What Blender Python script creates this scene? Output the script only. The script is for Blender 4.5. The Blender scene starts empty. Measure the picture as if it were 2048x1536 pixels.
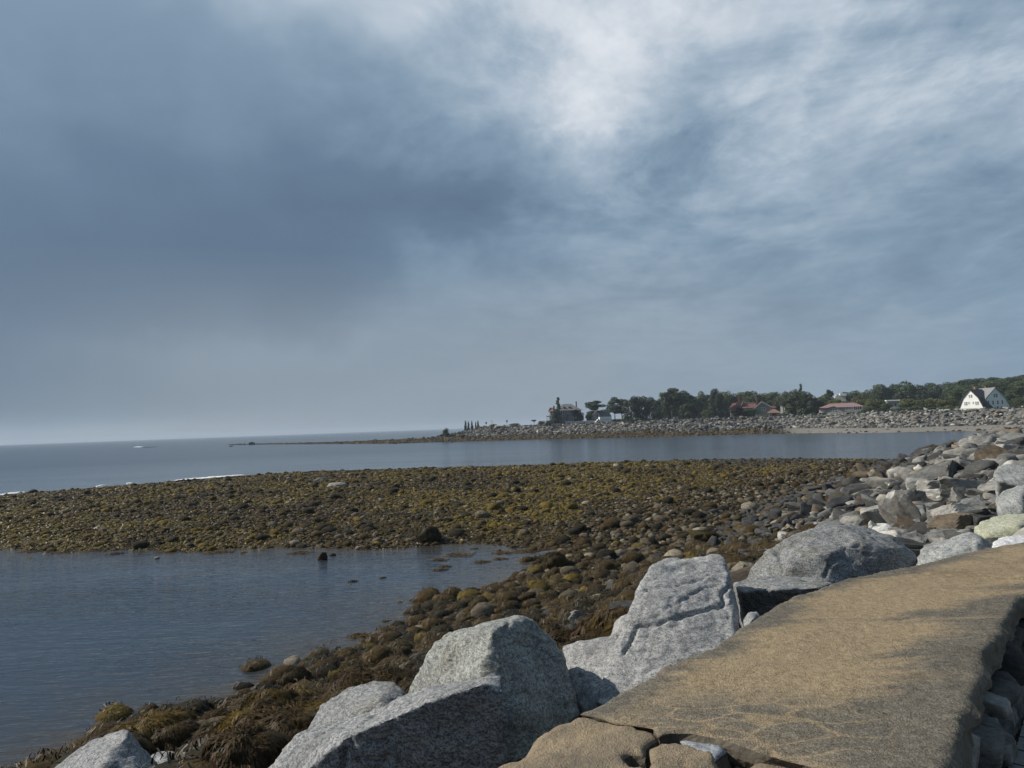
import bpy, bmesh, math, random
import numpy as np
from mathutils import Vector, Matrix, geometry
R = math.radians
rng = np.random.default_rng(7)
random.seed(7)
scene = bpy.context.scene
COL = scene.collection

# ------------------------------------------------------------------ camera
FPX, CX, CY, EYE = 1560.0, 1024.0, 768.0, 6.5
PITCH, ROLL = math.atan(84 / FPX), math.atan(0.036)
fw = np.array([0, math.cos(PITCH), math.sin(PITCH)])
up0 = np.array([0, -math.sin(PITCH), math.cos(PITCH)])
ex = np.array([1.0, 0, 0])
rt = ex * math.cos(ROLL) - up0 * math.sin(ROLL)
upv = ex * math.sin(ROLL) + up0 * math.cos(ROLL)
CAM = np.array([0, 0, EYE])
def ray(px, py):
    return fw + rt * ((px - CX) / FPX) + upv * ((CY - py) / FPX)
def at(px, py, z):                       # point of a photo pixel on the level z
    d = ray(px, py); return CAM + d * ((z - EYE) / d[2])
def at_d(px, py, d):                     # point of a photo pixel at depth d
    return CAM + ray(px, py) * d
def hor(px): return 889 - 0.036 * px
def project(P):
    q = np.asarray(P) - CAM
    d = q @ fw
    dd = np.where(np.abs(d) < 1e-6, 1e-6, d)
    return CX + FPX * (q @ rt) / dd, CY - FPX * (q @ upv) / dd, d
cam = bpy.data.cameras.new("camera"); co = bpy.data.objects.new("camera", cam); COL.objects.link(co)
cam.sensor_width = 36; cam.lens = 36 * FPX / 2048; cam.clip_start = .05; cam.clip_end = 60000
M = Matrix(((rt[0], upv[0], -fw[0], 0), (rt[1], upv[1], -fw[1], 0), (rt[2], upv[2], -fw[2], EYE), (0, 0, 0, 1)))
co.matrix_world = M
scene.camera = co
scene.view_settings.view_transform = 'Standard'
scene.view_settings.look = 'None'
scene.view_settings.exposure = 0
scene.view_settings.gamma = 1
scene.render.film_transparent = False

# ------------------------------------------------------------------ numpy noise
def _h(ix, iy, iz, s):
    n = (ix * 374761393 + iy * 668265263 + iz * 2147483647 + s * 1274126177) & 0xFFFFFFFF
    n = ((n ^ (n >> 13)) * 1274126177) & 0xFFFFFFFF
    n = n ^ (n >> 16)
    return (n & 0xFFFFFF) / float(0xFFFFFF) * 2 - 1
def vnoise(p, s=0):
    p = np.asarray(p, float); f = np.floor(p); t = p - f; i = f.astype(np.int64)
    t = t * t * t * (t * (t * 6 - 15) + 10)
    x, y, z = i[:, 0], i[:, 1], i[:, 2]; r = 0
    for dx in (0, 1):
        wx = t[:, 0] if dx else 1 - t[:, 0]
        for dy in (0, 1):
            wy = t[:, 1] if dy else 1 - t[:, 1]
            for dz in (0, 1):
                wz = t[:, 2] if dz else 1 - t[:, 2]
                r = r + wx * wy * wz * _h(x + dx, y + dy, z + dz, s)
    return r
def fbm(p, o=4, s=0):
    a, r, p = 1.0, 0, np.asarray(p, float)
    for k in range(o):
        r = r + a * vnoise(p, s + k); p = p * 2.03 + 17.3; a *= .5
    return r / 1.6
def n2(x, y, sc, o=4, s=0):
    return fbm(np.stack([np.asarray(x) * sc, np.asarray(y) * sc, np.zeros_like(np.asarray(x, float)) + .37], 1), o, s)
def sstep(a, b, x):
    t = np.clip((x - a) / (b - a), 0, 1); return t * t * (3 - 2 * t)

# ------------------------------------------------------------------ objects
def link(o, parent=None):
    COL.objects.link(o)
    if parent is not None: o.parent = parent
    return o
def tag(o, label=None, cat=None, group=None, kind=None):
    if label: o["label"] = label
    if cat: o["category"] = cat
    if group: o["group"] = group
    if kind: o["kind"] = kind
    return o
def empty(name, loc=(0, 0, 0), rz=0, parent=None):
    o = bpy.data.objects.new(name, None); o.location = loc; o.rotation_euler = (0, 0, rz)
    o.empty_display_size = .2
    return link(o, parent)
def np_mesh(name, V, F, col=None, smooth=False):
    """V n x 3, F m x k (k = 3 or 4) or a list of such arrays."""
    V = np.asarray(V, np.float32); Fs = F if isinstance(F, list) else [F]
    Fs = [np.asarray(f, np.int32) for f in Fs if len(f)]
    me = bpy.data.meshes.new(name)
    me.vertices.add(len(V)); me.vertices.foreach_set("co", V.ravel())
    loops = np.concatenate([f.ravel() for f in Fs]); tot = np.concatenate([np.full(len(f), f.shape[1], np.int32) for f in Fs])
    st = np.concatenate([[0], np.cumsum(tot)[:-1]]).astype(np.int32)
    me.loops.add(len(loops)); me.loops.foreach_set("vertex_index", loops)
    me.polygons.add(len(tot)); me.polygons.foreach_set("loop_start", st)
    if smooth: me.polygons.foreach_set("use_smooth", np.ones(len(tot), bool))
    me.update(calc_edges=True)
    if col is not None:
        a = me.color_attributes.new("Col", 'FLOAT_COLOR', 'POINT')
        c = np.ones((len(V), 4), np.float32); c[:, :3] = col
        a.data.foreach_set("color", c.ravel())
    return me
def mesh_obj(name, me, mat, parent=None):
    o = bpy.data.objects.new(name, me)
    if mat is not None and not me.materials: me.materials.append(mat)
    return link(o, parent)
def get_arrays(me):
    n = len(me.vertices); V = np.zeros(n * 3, np.float32); me.vertices.foreach_get("co", V)
    me.calc_loop_triangles(); T = np.zeros(len(me.loop_triangles) * 3, np.int32); me.loop_triangles.foreach_get("vertices", T)
    return V.reshape(-1, 3), T.reshape(-1, 3)

# ------------------------------------------------------------------ materials
def new_mat(name):
    m = bpy.data.materials.new(name); m.use_nodes = True
    nt = m.node_tree; b = nt.nodes["Principled BSDF"]
    return m, nt, b
class NT:
    def __init__(s, nt): s.nt = nt
    def n(s, t, **k):
        o = s.nt.nodes.new(t)
        for a, v in k.items(): setattr(o, a, v)
        return o
    def l(s, a, b): s.nt.links.new(a, b)
    def math(s, op, a, b=None, c=None, clamp=False):
        o = s.n("ShaderNodeMath", operation=op, use_clamp=clamp)
        for i, v in enumerate((a, b, c)):
            if v is None: continue
            if isinstance(v, (int, float)): o.inputs[i].default_value = v
            else: s.l(v, o.inputs[i])
        return o.outputs[0]
    def noise(s, vec, scale, detail=4, rough=.55, dist=0):
        o = s.n("ShaderNodeTexNoise"); o.inputs["Scale"].default_value = scale; o.inputs["Detail"].default_value = detail
        o.inputs["Roughness"].default_value = rough; o.inputs["Distortion"].default_value = dist
        if vec is not None: s.l(vec, o.inputs["Vector"])
        return o.outputs["Fac"]
    def mapping(s, vec, scale=(1, 1, 1), rot=(0, 0, 0), loc=(0, 0, 0)):
        o = s.n("ShaderNodeMapping"); o.inputs["Scale"].default_value = scale; o.inputs["Rotation"].default_value = rot
        o.inputs["Location"].default_value = loc; s.l(vec, o.inputs["Vector"]); return o.outputs[0]
    def ramp(s, fac, stops, interp='LINEAR'):
        o = s.n("ShaderNodeValToRGB"); cr = o.color_ramp; cr.interpolation = interp
        while len(cr.elements) < len(stops): cr.elements.new(.5)
        for e, (p, c) in zip(cr.elements, stops):
            e.position = p; e.color = (*c, 1) if len(c) == 3 else c
        s.l(fac, o.inputs[0]); return o.outputs[0]
    def mr(s, v, a, b, c=0, d=1):
        o = s.n("ShaderNodeMapRange"); s.l(v, o.inputs[0])
        for i, k in enumerate((a, b, c, d)): o.inputs[1 + i].default_value = k
        return o.outputs[0]
    def mix(s, fac, a, b, mode='MIX'):
        o = s.n("ShaderNodeMix", data_type='RGBA', blend_type=mode)
        for i, v in ((0, fac), (6, a), (7, b)):
            if isinstance(v, (int, float)): o.inputs[i].default_value = v
            elif isinstance(v, tuple): o.inputs[i].default_value = (*v, 1)
            else: s.l(v, o.inputs[i])
        return o.outputs[2]
    def bump(s, h, strength, dist, bsdf, prev=None):
        o = s.n("ShaderNodeBump"); o.inputs["Strength"].default_value = strength; o.inputs["Distance"].default_value = dist
        s.l(h, o.inputs["Height"])
        if prev is not None: s.l(prev, o.inputs["Normal"])
        if bsdf is not None: s.l(o.outputs[0], bsdf.inputs["Normal"])
        return o.outputs[0]
def coords(t, kind="Object", rand=False):
    v = t.n("ShaderNodeTexCoord").outputs[kind]
    if rand:
        oi = t.n("ShaderNodeObjectInfo"); m = t.n("ShaderNodeVectorMath", operation='ADD'); t.l(v, m.inputs[0])
        x = t.math('MULTIPLY', oi.outputs["Random"], 53.0); cb = t.n("ShaderNodeCombineXYZ")
        for i in range(3): t.l(x, cb.inputs[i])
        t.l(cb.outputs[0], m.inputs[1]); v = m.outputs[0]
    return v
def mat_plain(name, c, rough=.8, var=.25, scale=3., bump=.0, spec=.3):
    m, nt, b = new_mat(name); t = NT(nt); v = coords(t)
    f = t.noise(v, scale, 5)
    t.l(t.mix(f, tuple(x * (1 - var) for x in c), tuple(min(1, x * (1 + var)) for x in c)), b.inputs["Base Color"])
    b.inputs["Roughness"].default_value = rough; b.inputs["Specular IOR Level"].default_value = spec
    if bump: t.bump(f, .5, bump, b)
    return m
def mat_granite(name, light, dark, stain, warm=None, st_lo=.45, st_hi=.7):
    m, nt, b = new_mat(name); t = NT(nt); v = coords(t)
    sp = t.noise(v, 72, 3, .7); sp2 = t.noise(t.mapping(v, (1, 1, 2.6), (.5, .35, .2)), 21, 5, .68)
    fine = t.noise(v, 170, 2, .8)
    a = t.math('ADD', t.math('MULTIPLY', sp, .55), t.math('MULTIPLY', sp2, .45))
    a = t.math('ADD', t.math('MULTIPLY', a, .66), t.math('MULTIPLY', fine, .34))
    c = t.ramp(a, [(.38, tuple(x * .6 for x in dark)), (.46, dark), (.535, light), (.64, tuple(min(1, x * 1.3) for x in light))])
    big = t.noise(v, 1.7, 6, .6, .4)
    c = t.mix(t.mr(big, st_lo, st_hi), c, t.mix(.75, c, stain, 'MULTIPLY'))
    if warm:
        w = t.noise(t.mapping(v, (1, 1, .4)), 2.6, 5, .6)
        c = t.mix(t.math('MULTIPLY', t.mr(w, .5, .72), .65), c, t.mix(.8, c, warm, 'MULTIPLY'))
    vein = t.n("ShaderNodeTexWave"); vein.inputs["Scale"].default_value = 2.2; vein.inputs["Distortion"].default_value = 7
    vein.inputs["Detail"].default_value = 5; vein.inputs["Detail Scale"].default_value = 2.5
    t.l(t.mapping(v, (1, 1, 1), (.6, .4, .9)), vein.inputs["Vector"])
    c = t.mix(t.math('MULTIPLY', t.mr(vein.outputs["Fac"], .82, 1), .35), c, tuple(x * .5 for x in dark))
    t.l(c, b.inputs["Base Color"]); b.inputs["Roughness"].default_value = .85; b.inputs["Specular IOR Level"].default_value = .25
    h = t.math('ADD', t.math('MULTIPLY', sp2, .8), t.math('MULTIPLY', sp, .3))
    n1 = t.bump(h, .7, .012, None); t.bump(t.noise(v, 8, 8, .7), .4, .028, b, n1)
    return m
def mat_rock(name, src, sc=6., weed=False, bump=.05):
    """src: 'obj' takes the object colour, 'attr' the colour attribute."""
    m, nt, b = new_mat(name); t = NT(nt)
    v = coords(t, rand=True) if src == 'obj' else coords(t)
    if src == 'obj': c0 = t.n("ShaderNodeObjectInfo").outputs["Color"]
    else: c0 = t.n("ShaderNodeVertexColor", layer_name="Col").outputs["Color"]
    f = t.noise(v, sc, 7, .65, .3); g = t.noise(t.mapping(v, (1, 1, 3), (.5, .3, 0)), sc * 2.4, 4, .7)
    a = t.math('ADD', t.math('MULTIPLY', f, .6), t.math('MULTIPLY', g, .4))
    k = t.ramp(a, [(.34, (.30, .30, .31)), (.47, (.85, .85, .85)), (.55, (1.12, 1.1, 1.06)), (.68, (1.7, 1.65, 1.55))])
    c = t.mix(1.0, c0, k, 'MULTIPLY')
    st = t.noise(v, sc * .4, 5, .6)
    c = t.mix(t.math('MULTIPLY', t.mr(st, .52, .66), .6), c, t.mix(1.0, c, (.5, .42, .33), 'MULTIPLY'))
    t.l(c, b.inputs["Base Color"]); b.inputs["Roughness"].default_value = .85 if weed else .9
    b.inputs["Specular IOR Level"].default_value = .15 if weed else .15
    t.bump(a, .9, bump, b)
    return m
def mat_leaf(name, c, rough=.6, tr=.0):
    m, nt, b = new_mat(name); t = NT(nt)
    k = t.n("ShaderNodeVertexColor", layer_name="Col").outputs["Color"]
    oi = t.n("ShaderNodeObjectInfo").outputs["Random"]
    v = t.mr(oi, 0, 1, .8, 1.22); cb = t.n("ShaderNodeCombineColor")
    for i in range(3): t.l(v, cb.inputs[i])
    t.l(t.mix(1.0, t.mix(1.0, c, k, 'MULTIPLY'), cb.outputs[0], 'MULTIPLY'), b.inputs["Base Color"])
    b.inputs["Roughness"].default_value = rough; b.inputs["Specular IOR Level"].default_value = .25
    return m
# ------------------------------------------------------------------ lines of the place (world metres)
WALL_Z = 5.4
def line(pts, z): return np.array([at(px, py, z)[:2] for px, py in pts])
cap_left = line([(1160, 1423), (1205, 1397), (1250, 1372), (1300, 1350), (1345, 1322), (1420, 1293), (1500, 1240), (1560, 1206), (1640, 1173),
                 (1690, 1156), (1760, 1143), (1840, 1128), (1900, 1111), (1985, 1093), (2046, 1084)], WALL_Z)
cap_right = line([(2048, 1190), (2022, 1222), (2006, 1256), (1972, 1310), (1957, 1360), (1936, 1405), (1912, 1470), (1890, 1536)], WALL_Z)
CREST = np.vstack([[(-21.7, -22.8), (-2.2, 0.0), (-.6, 1.9)], cap_left[::2], [(7.6, 10.2), (14, 19.5), (23.6, 36), (36.5, 57), (60, 82), (110, 125), (170, 170), (260, 200)]])
def sd_line(P, L):
    """signed distance (positive on the left of the line) and the distance along it."""
    P = np.asarray(P, float); best = np.full(len(P), 1e9); sg = np.ones(len(P)); tt = np.zeros(len(P)); acc = 0
    for a, b in zip(L[:-1], L[1:]):
        e = b - a; ln = np.hypot(*e); w = P - a
        t = np.clip((w @ e) / ln ** 2, 0, 1); d = np.hypot(w[:, 0] - t * e[0], w[:, 1] - t * e[1])
        c = e[0] * w[:, 1] - e[1] * w[:, 0]
        m = d < best - 1e-9
        best = np.where(m, d, best); sg = np.where(m, np.sign(c), sg); tt = np.where(m, acc + t * ln, tt); acc += ln
    return best * sg, tt
def inside(P, L):
    x, y = P[:, 0], P[:, 1]; r = np.zeros(len(P), bool)
    for (x1, y1), (x2, y2) in zip(L, np.roll(L, -1, 0)):
        c = ((y1 > y) != (y2 > y)) & (x < (x2 - x1) * (y - y1) / ((y2 - y1) + 1e-12) + x1); r ^= c
    return r
def sd_poly(P, L):
    d, _ = sd_line(P, np.vstack([L, L[:1]])); return np.abs(d) * np.where(inside(P, L), 1, -1)
REEF = np.vstack([[(-75, 44), (-45, 42.5)], line([(0, 1095), (120, 1102), (240, 1098), (420, 1100), (620, 1098), (760, 1096), (830, 1092), (900, 1087), (1000, 1086), (1060, 1094), (1150, 1097)], 0),
                  line([(1180, 1110)], 0), [(12, 36), (24, 46), (38, 70), (50, 84), (52, 98)],
                  line([(1780, 921), (1600, 919), (1400, 922), (1200, 928), (1024, 934), (860, 938), (600, 946), (480, 954), (300, 969), (150, 982), (0, 993)], 0), [(-70, 73), (-95, 66)]])
FARSH = line([(462, 890), (520, 889), (620, 888), (700, 887.5), (780, 887), (860, 884.5), (930, 882.5), (1000, 880.5), (1100, 878), (1200, 876), (1300, 873.5), (1400, 871), (1450, 869.5), (1530, 867.5),
              (1600, 866.5), (1680, 866), (1750, 866), (1830, 864), (1893, 862), (1960, 862), (2048, 863), (2150, 864)], 0)
tip = FARSH[0]
FAR = np.vstack([FARSH, [(165, 182), (260, 215), (800, 240), (1100, 900), (300, 1250), (60, 700), (10, 560)], [at(880, 872, 0)[:2] * 1.06 + (4, 30), FARSH[5] + (-4, 40), FARSH[3] + (-4, 34), FARSH[2] + (-3, 20), FARSH[1] + (-2, 9)]])
APRON = np.vstack([line([(1170, 1096), (1092, 1112), (1082, 1138), (1036, 1160), (960, 1187), (868, 1206), (850, 1242), (722, 1290), (642, 1346), (505, 1415), (402, 1447), (300, 1466), (250, 1494), (160, 1545)], 0), [(-14.5, 8.5), (0, 6), (22, 44)]])
def zland(x, y, detail=True):
    x = np.atleast_1d(np.asarray(x, float)); y = np.atleast_1d(np.asarray(y, float)); P = np.stack([x, y], 1)
    s, _ = sd_line(P, CREST)
    wob = n2(x, y, .12, 3, 5) * 1.2
    z = np.interp(s + wob * sstep(3, 9, s), [-.25, -.15, 0, 2, 8, 13, 15.6, 20, 40, 80], [4.82, 4.3, 4.3, 3.95, 2.25, .75, -.05, -.8, -2, -2.5])
    dr = sd_poly(P, REEF) + n2(x, y, .25, 3, 9) * 1.3
    zr = np.interp(dr, [-40, -8, -2, 0, 3, 10, 30], [-2.5, -.9, -.25, 0, .28, .5, .75])
    da = sd_poly(P, APRON) + n2(x, y, .5, 3, 19) * .8; zr = np.maximum(zr, np.interp(da, [-40, -6, -2, 0, 2, 6, 30], [-2.5, -.8, -.3, 0, .22, .5, .7]))
    df = sd_poly(P, FAR) + n2(x, y, .06, 2, 12) * 3
    q = x / np.maximum(y, 1)
    bw = sstep(.30, .40, q)
    za = np.interp(df, [-60, -5, 0, 12, 18, 31, 45, 100, 200, 320], [-3, -.4, 0, .9, 1.6, 6.3, 6.2, 6.1, 6.4, 7])
    zb = np.interp(df, [-60, -5, 0, 18, 22, 36, 45, 90, 150, 260], [-3, -.3, 0, 1.1, 1.5, 6.5, 6.3, 6.3, 7.0, 7.5]) + sstep(.50, .58, q) * np.interp(df, [90, 150, 260], [0, 5, 11])
    zf = za * (1 - bw) + zb * bw
    z = np.maximum(np.maximum(z, zr), zf)
    if detail:
        z = z + np.where(s > 0, n2(x, y, .8, 3, 3) * .10 * sstep(.5, 4, s), 0)
    return z
def gz(x, y): return float(zland([x], [y], False)[0])

# ------------------------------------------------------------------ terrain and water
def polar(a0, a1, na, radii):
    th = np.radians(np.linspace(a0, a1, na)); r = np.asarray(radii)
    X = np.outer(r, np.sin(th)).ravel(); Y = np.outer(r, np.cos(th)).ravel()
    i = np.arange(len(r) - 1)[:, None] * na + np.arange(na - 1)[None]
    F = np.stack([i, i + na, i + na + 1, i + 1], -1).reshape(-1, 4)[:, ::-1]
    return X, Y, F
def build_terrain():
    X, Y, F = polar(-80, 80, 640, np.geomspace(1.4, 1300, 560))
    keep = np.ones(len(X), bool)
    Z = zland(X, Y); P = np.stack([X, Y], 1)
    s, _ = sd_line(P, CREST); df = sd_poly(P, FAR); dr = sd_poly(P, REEF); q = X / np.maximum(Y, 1)
    a = n2(X, Y, .16, 5, 21)[:, None]; b = n2(X, Y, .7, 4, 33)[:, None]; c = n2(X, Y, 3, 3, 35)[:, None]
    olive, brown, grav, dark = (np.array(k) for k in ((.092, .073, .019), (.052, .034, .017), (.105, .088, .062), (.025, .02, .013)))
    col = brown + (olive - brown) * sstep(-.25, .2, a + .4 * b)
    col = col + (grav - col) * sstep(.2, .5, b - .3 * a) * .6
    col = col + (dark - col) * sstep(.05, .55, c + .3 * b) * .7
    near = sstep(9, 3, s)[:, None] * (s > 0)[:, None]
    col = col * (1 - near) + near * np.array([.11, .10, .09])
    pth = (s <= 0)[:, None]
    col = np.where(pth & (df < 0)[:, None], [.2, .19, .175], col)
    f = (df > -2)[:, None]
    weed = np.array([.06, .046, .026]) + .02 * b; rock = np.array([.15, .145, .135]); grass = np.array([.065, .085, .028]) + .015 * b; sand = np.array([.21, .195, .175]) + .02 * b
    bw = sstep(.31, .38, q)[:, None]
    low = weed * (1 - bw) + sand * bw
    e = df[:, None]
    fc = low + (rock - low) * sstep(16, 20, e + 2 * b); fc = fc + (grass - fc) * sstep(33, 40, e)
    col = np.where(f, fc, col)
    me = np_mesh("shore_ground", np.stack([X, Y, Z], 1), F, np.clip(col, .005, 1), True)
    m, nt, bs = new_mat("ground"); t = NT(nt); v = coords(t)
    k = t.ramp(t.noise(v, 9, 8, .75), [(.3, (.35, .35, .35)), (.5, (1, 1, 1)), (.72, (1.7, 1.6, 1.4))])
    t.l(t.mix(1.0, t.n("ShaderNodeVertexColor", layer_name="Col").outputs["Color"], k, 'MULTIPLY'), bs.inputs["Base Color"])
    bs.inputs["Roughness"].default_value = .8; bs.inputs["Specular IOR Level"].default_value = .2
    t.bump(t.noise(v, 7, 8, .75), 1, .12, bs)
    tag(mesh_obj("shore_ground", me, m), kind="structure")
build_terrain()

def build_water():
    r = np.concatenate([np.geomspace(3, 300, 220), np.geomspace(310, 9000, 60)])
    X, Y, F = polar(-88, 88, 260, r)
    Z0 = zland(X, Y, False); dep = np.clip(-Z0, 0, 3); dep = np.where(Y > 330, 3, dep)
    k = np.exp(-dep / .42)[:, None]; cl = n2(X, Y, 1.3, 4, 50)[:, None]
    deep = np.array([.020, .036, .058]); weed = np.array([.06, .045, .026])
    col = deep + (weed - deep) * np.clip(k * 1.0 * (1 + .8 * cl), 0, 1)
    me = np_mesh("sea_water", np.stack([X, Y, np.zeros_like(X)], 1), F, col, True)
    m, nt, b = new_mat("sea_water"); t = NT(nt); v = coords(t)
    t.l(t.n("ShaderNodeVertexColor", layer_name="Col").outputs["Color"], b.inputs["Base Color"])
    b.inputs["IOR"].default_value = 1.33; b.inputs["Specular IOR Level"].default_value = .5
    sx = t.n("ShaderNodeSeparateXYZ"); t.l(v, sx.inputs[0])
    far = t.mr(t.math('SQRT', t.math('ADD', t.math('POWER', sx.outputs[0], 2), t.math('POWER', sx.outputs[1], 2))), 40, 250)
    t.l(t.mr(far, 0, 1, .03, .20), b.inputs["Roughness"])
    # wind ripples run across the pool; calmer patches between them
    w1 = t.noise(t.mapping(v, (1.15, 3.3, 1), (0, 0, R(24))), 1.25, 3, .55, .6)
    w2 = t.noise(t.mapping(v, (.8, 2.6, 1), (0, 0, R(-14))), .95, 3, .5, .5)
    swell = t.noise(t.mapping(v, (.25, 1, 1), (0, 0, R(12))), .22, 3, .5)
    patch = t.mr(t.noise(t.mapping(v, (.5, 1.2, 1)), .07, 4, .55), .38, .62, .35, 1)
    h = t.math('ADD', t.math('MULTIPLY', w1, .6), t.math('MULTIPLY', w2, .7))
    h = t.math('MULTIPLY', h, patch)
    h = t.math('ADD', h, t.math('MULTIPLY', swell, 1.1))
    h = t.math('MULTIPLY', h, t.mr(far, 0, 1, 1, .25))
    t.bump(h, .7, .15, b)
    tag(mesh_obj("sea_water", me, m), kind="structure")
build_water()

def build_foam():
    """thin broken lines of surf where the sea meets the outer edge of the flats"""
    m = mat_plain("foam", (.78, .8, .82), .9, .15, 9, .03)
    def strip(name, pts, w, hgt, label):
        L = line(pts, 0); seg = np.linspace(0, len(L) - 1, 90); c = np.stack([np.interp(seg, range(len(L)), L[:, i]) for i in (0, 1)], 1)
        d = np.gradient(c, axis=0); d /= np.hypot(d[:, 0], d[:, 1])[:, None]; nn = np.stack([-d[:, 1], d[:, 0]], 1)
        V = []; K = 9
        for i in range(90):
            taper = math.sin(math.pi * min(1, max(0, i / 89))) ** .4
            ww = w * taper * (.6 + .5 * abs(fbm([[i * .13, w, 1]], 3, 3)[0]) + .3 * random.random())
            off = fbm([[i * .09, 3 + w, 0]], 3, 8)[0] * w
            for k in range(K):
                u = k / (K - 1) * 2 - 1; p = c[i] + nn[i] * (u * ww + off)
                V.append((p[0], p[1], -.03 + hgt * taper * (1 - u * u) * (.5 + .9 * random.random())))
        i = np.arange(89)[:, None] * K + np.arange(K - 1)[None]
        F = np.stack([i, i + 1, i + K + 1, i + K], -1).reshape(-1, 4)
        tag(mesh_obj(name, np_mesh(name, V, F, None, True), m), label, "surf", kind="stuff")
    strip("breaking_surf", [(345, 961), (390, 957), (430, 954), (488, 949)], .9, .13, "white line of breaking surf on the outer edge of the flats")
    strip("breaking_surf", [(-30, 993), (0, 990), (30, 986), (48, 984)], .6, .15, "white surf beside the flats at the frame edge")
    strip("breaking_surf", [(192, 973), (210, 970)], .3, .12, "short white dash of surf behind low brown rocks")
    strip("breaking_surf", [(252, 967), (264, 966)], .3, .12, "tiny white dash of surf near the end of the long one")
    strip("breaking_surf", [(268, 894.5), (286, 894)], 2.5, .5, "far white breaker out on the open sea")
build_foam()

# ------------------------------------------------------------------ sky, sun
SUN_AZ, SUN_EL = R(-80), R(38)          # measured from the view direction (+Y), negative to the left
def build_sky():
    w = bpy.data.worlds.new("World"); scene.world = w; w.use_nodes = True; nt = w.node_tree; t = NT(nt)
    bg = nt.nodes["Background"]; bg.inputs["Strength"].default_value = .1
    sky = t.n("ShaderNodeTexSky", sky_type='NISHITA', sun_disc=False); sky.sun_elevation = SUN_EL; sky.sun_rotation = SUN_AZ
    d = t.n("ShaderNodeTexCoord").outputs["Generated"]
    sx = t.n("ShaderNodeSeparateXYZ"); t.l(d, sx.inputs[0]); X, Y, Z = sx.outputs
    az = t.math('MULTIPLY', t.math('ARCTAN2', X, Y), 180 / math.pi)
    el = t.math('MULTIPLY', t.math('ARCSINE', Z), 180 / math.pi)
    # wisps push the large shapes about so that no edge is a clean oval
    zz = t.math('MAXIMUM', Z, .0); inv = t.math('DIVIDE', 1.0, t.math('ADD', zz, .16))
    cb = t.n("ShaderNodeCombineXYZ"); t.l(t.math('MULTIPLY', X, inv), cb.inputs[0]); t.l(t.math('MULTIPLY', Y, inv), cb.inputs[1]); plane = cb.outputs[0]
    cl1 = t.mr(t.noise(t.mapping(plane, (1.0, 1.0, 1), (0, 0, R(20))), 1.5, 10, .60, .7), .36, .64)
    cl2 = t.noise(t.mapping(plane, (1.7, .9, 1), (0, 0, R(-28)), (5, 3, 0)), 3.4, 8, .6, .3)
    cl3 = t.noise(t.mapping(plane, (1.0, 1.0, 1), (0, 0, R(35)), (1, 8, 0)), 9, 7, .62, .4)
    wz = t.noise(d, 3.2, 5, .55); wa = t.noise(t.mapping(d, loc=(7, 2, 4)), 2.6, 5, .55)
    elw = t.math('ADD', el, t.math('MULTIPLY', t.math('SUBTRACT', wz, .5), 15)); azw = t.math('ADD', az, t.math('MULTIPLY', t.math('SUBTRACT', wa, .5), 26))
    def blob(a, e, sa, se, amp, warp=True):
        u = t.math('DIVIDE', t.math('SUBTRACT', azw if warp else az, a), sa); v = t.math('DIVIDE', t.math('SUBTRACT', elw if warp else el, e), se)
        return t.math('MULTIPLY', t.math('EXPONENT', t.math('MULTIPLY', t.math('ADD', t.math('MULTIPLY', u, u), t.math('MULTIPLY', v, v)), -1.0)), amp)
    v = None
    for bl in [(-17, 12.5, 21, 6.5, -.27), (-36, 7, 12, 9, -.2), (-33, 22, 17, 8, -.09), (-4, 15.5, 13, 4, -.12), (-30, 28, 20, 8, .05), (-9, 30.5, 10, 3.6, .36), (8, 25, 7, 5, .27), (5, 29, 10, 3, .12), (24, 25, 20, 8, .24), (30, 17.5, 8, 2.6, .13),
               (14, 13.5, 10, 1.6, .10), (20, 10.5, 14, 2.0, -.08), (2, 10.0, 16, 2.0, .14), (14, 7, 30, 6, .06), (4, 4, 24, 5, .07), (-17, 7.0, 11, 1.6, .13), (-15, 2.5, 12, 2.5, .03),
               (0, 65, 200, 22, -.12), (180, 20, 70, 40, -.2), (-180, 20, 70, 40, -.2), (-75, 38, 30, 25, .15)]:  # negative terms here dim the unseen sky overhead and behind, deepening shadows
        b = blob(*bl); v = b if v is None else t.math('ADD', v, b)
    v = t.math('ADD', v, blob(-30, .4, 16, 1.0, .27, False))
    calm = t.mr(az, -18, 8, .14, 1.0); calm = t.math('MULTIPLY', calm, t.mr(el, 3, 21, .14, 1.0))
    det = t.math('ADD', t.math('MULTIPLY', t.math('SUBTRACT', cl1, .5), .30), t.math('ADD', t.math('MULTIPLY', t.math('SUBTRACT', cl2, .5), .5), t.math('MULTIPLY', t.math('SUBTRACT', cl3, .5), .26)))
    # torn scud with crisp edges below the bright break
    ed = t.noise(t.mapping(plane, (1.3, 1.0, 1), (0, 0, R(-20)), (3, 1, 0)), 2.3, 13, .60, .25); ed = t.math('MULTIPLY', t.mr(ed, .46, .55), t.math('MULTIPLY', t.mr(az, -14, 2), t.mr(el, 11, 19)))
    v = t.math('ADD', v, t.math('MULTIPLY', t.math('SUBTRACT', ed, .5), .10))
    v = t.math('ADD', t.math('ADD', v, .44), t.math('MULTIPLY', det, calm))
    cloud = t.ramp(v, [(0.0, (.105, .160, .238)), (.22, (.134, .207, .300)), (.42, (.222, .315, .42)), (.62, (.36, .455, .555)), (.85, (.62, .68, .75)), (1.0, (.75, .79, .84))])
    # warmer grey low down in the middle
    low = t.math('MULTIPLY', t.mr(el, 13, 6), t.mr(az, -40, -22)); low = t.math('MULTIPLY', low, t.mr(az, 34, 4))
    cloud = t.mix(t.math('MULTIPLY', low, .85), cloud, t.mix(.40, (.285, .318, .355), cloud))
    sc = t.n("ShaderNodeVectorMath", operation='SCALE'); t.l(cloud, sc.inputs[0]); sc.inputs["Scale"].default_value = 10.0
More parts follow.
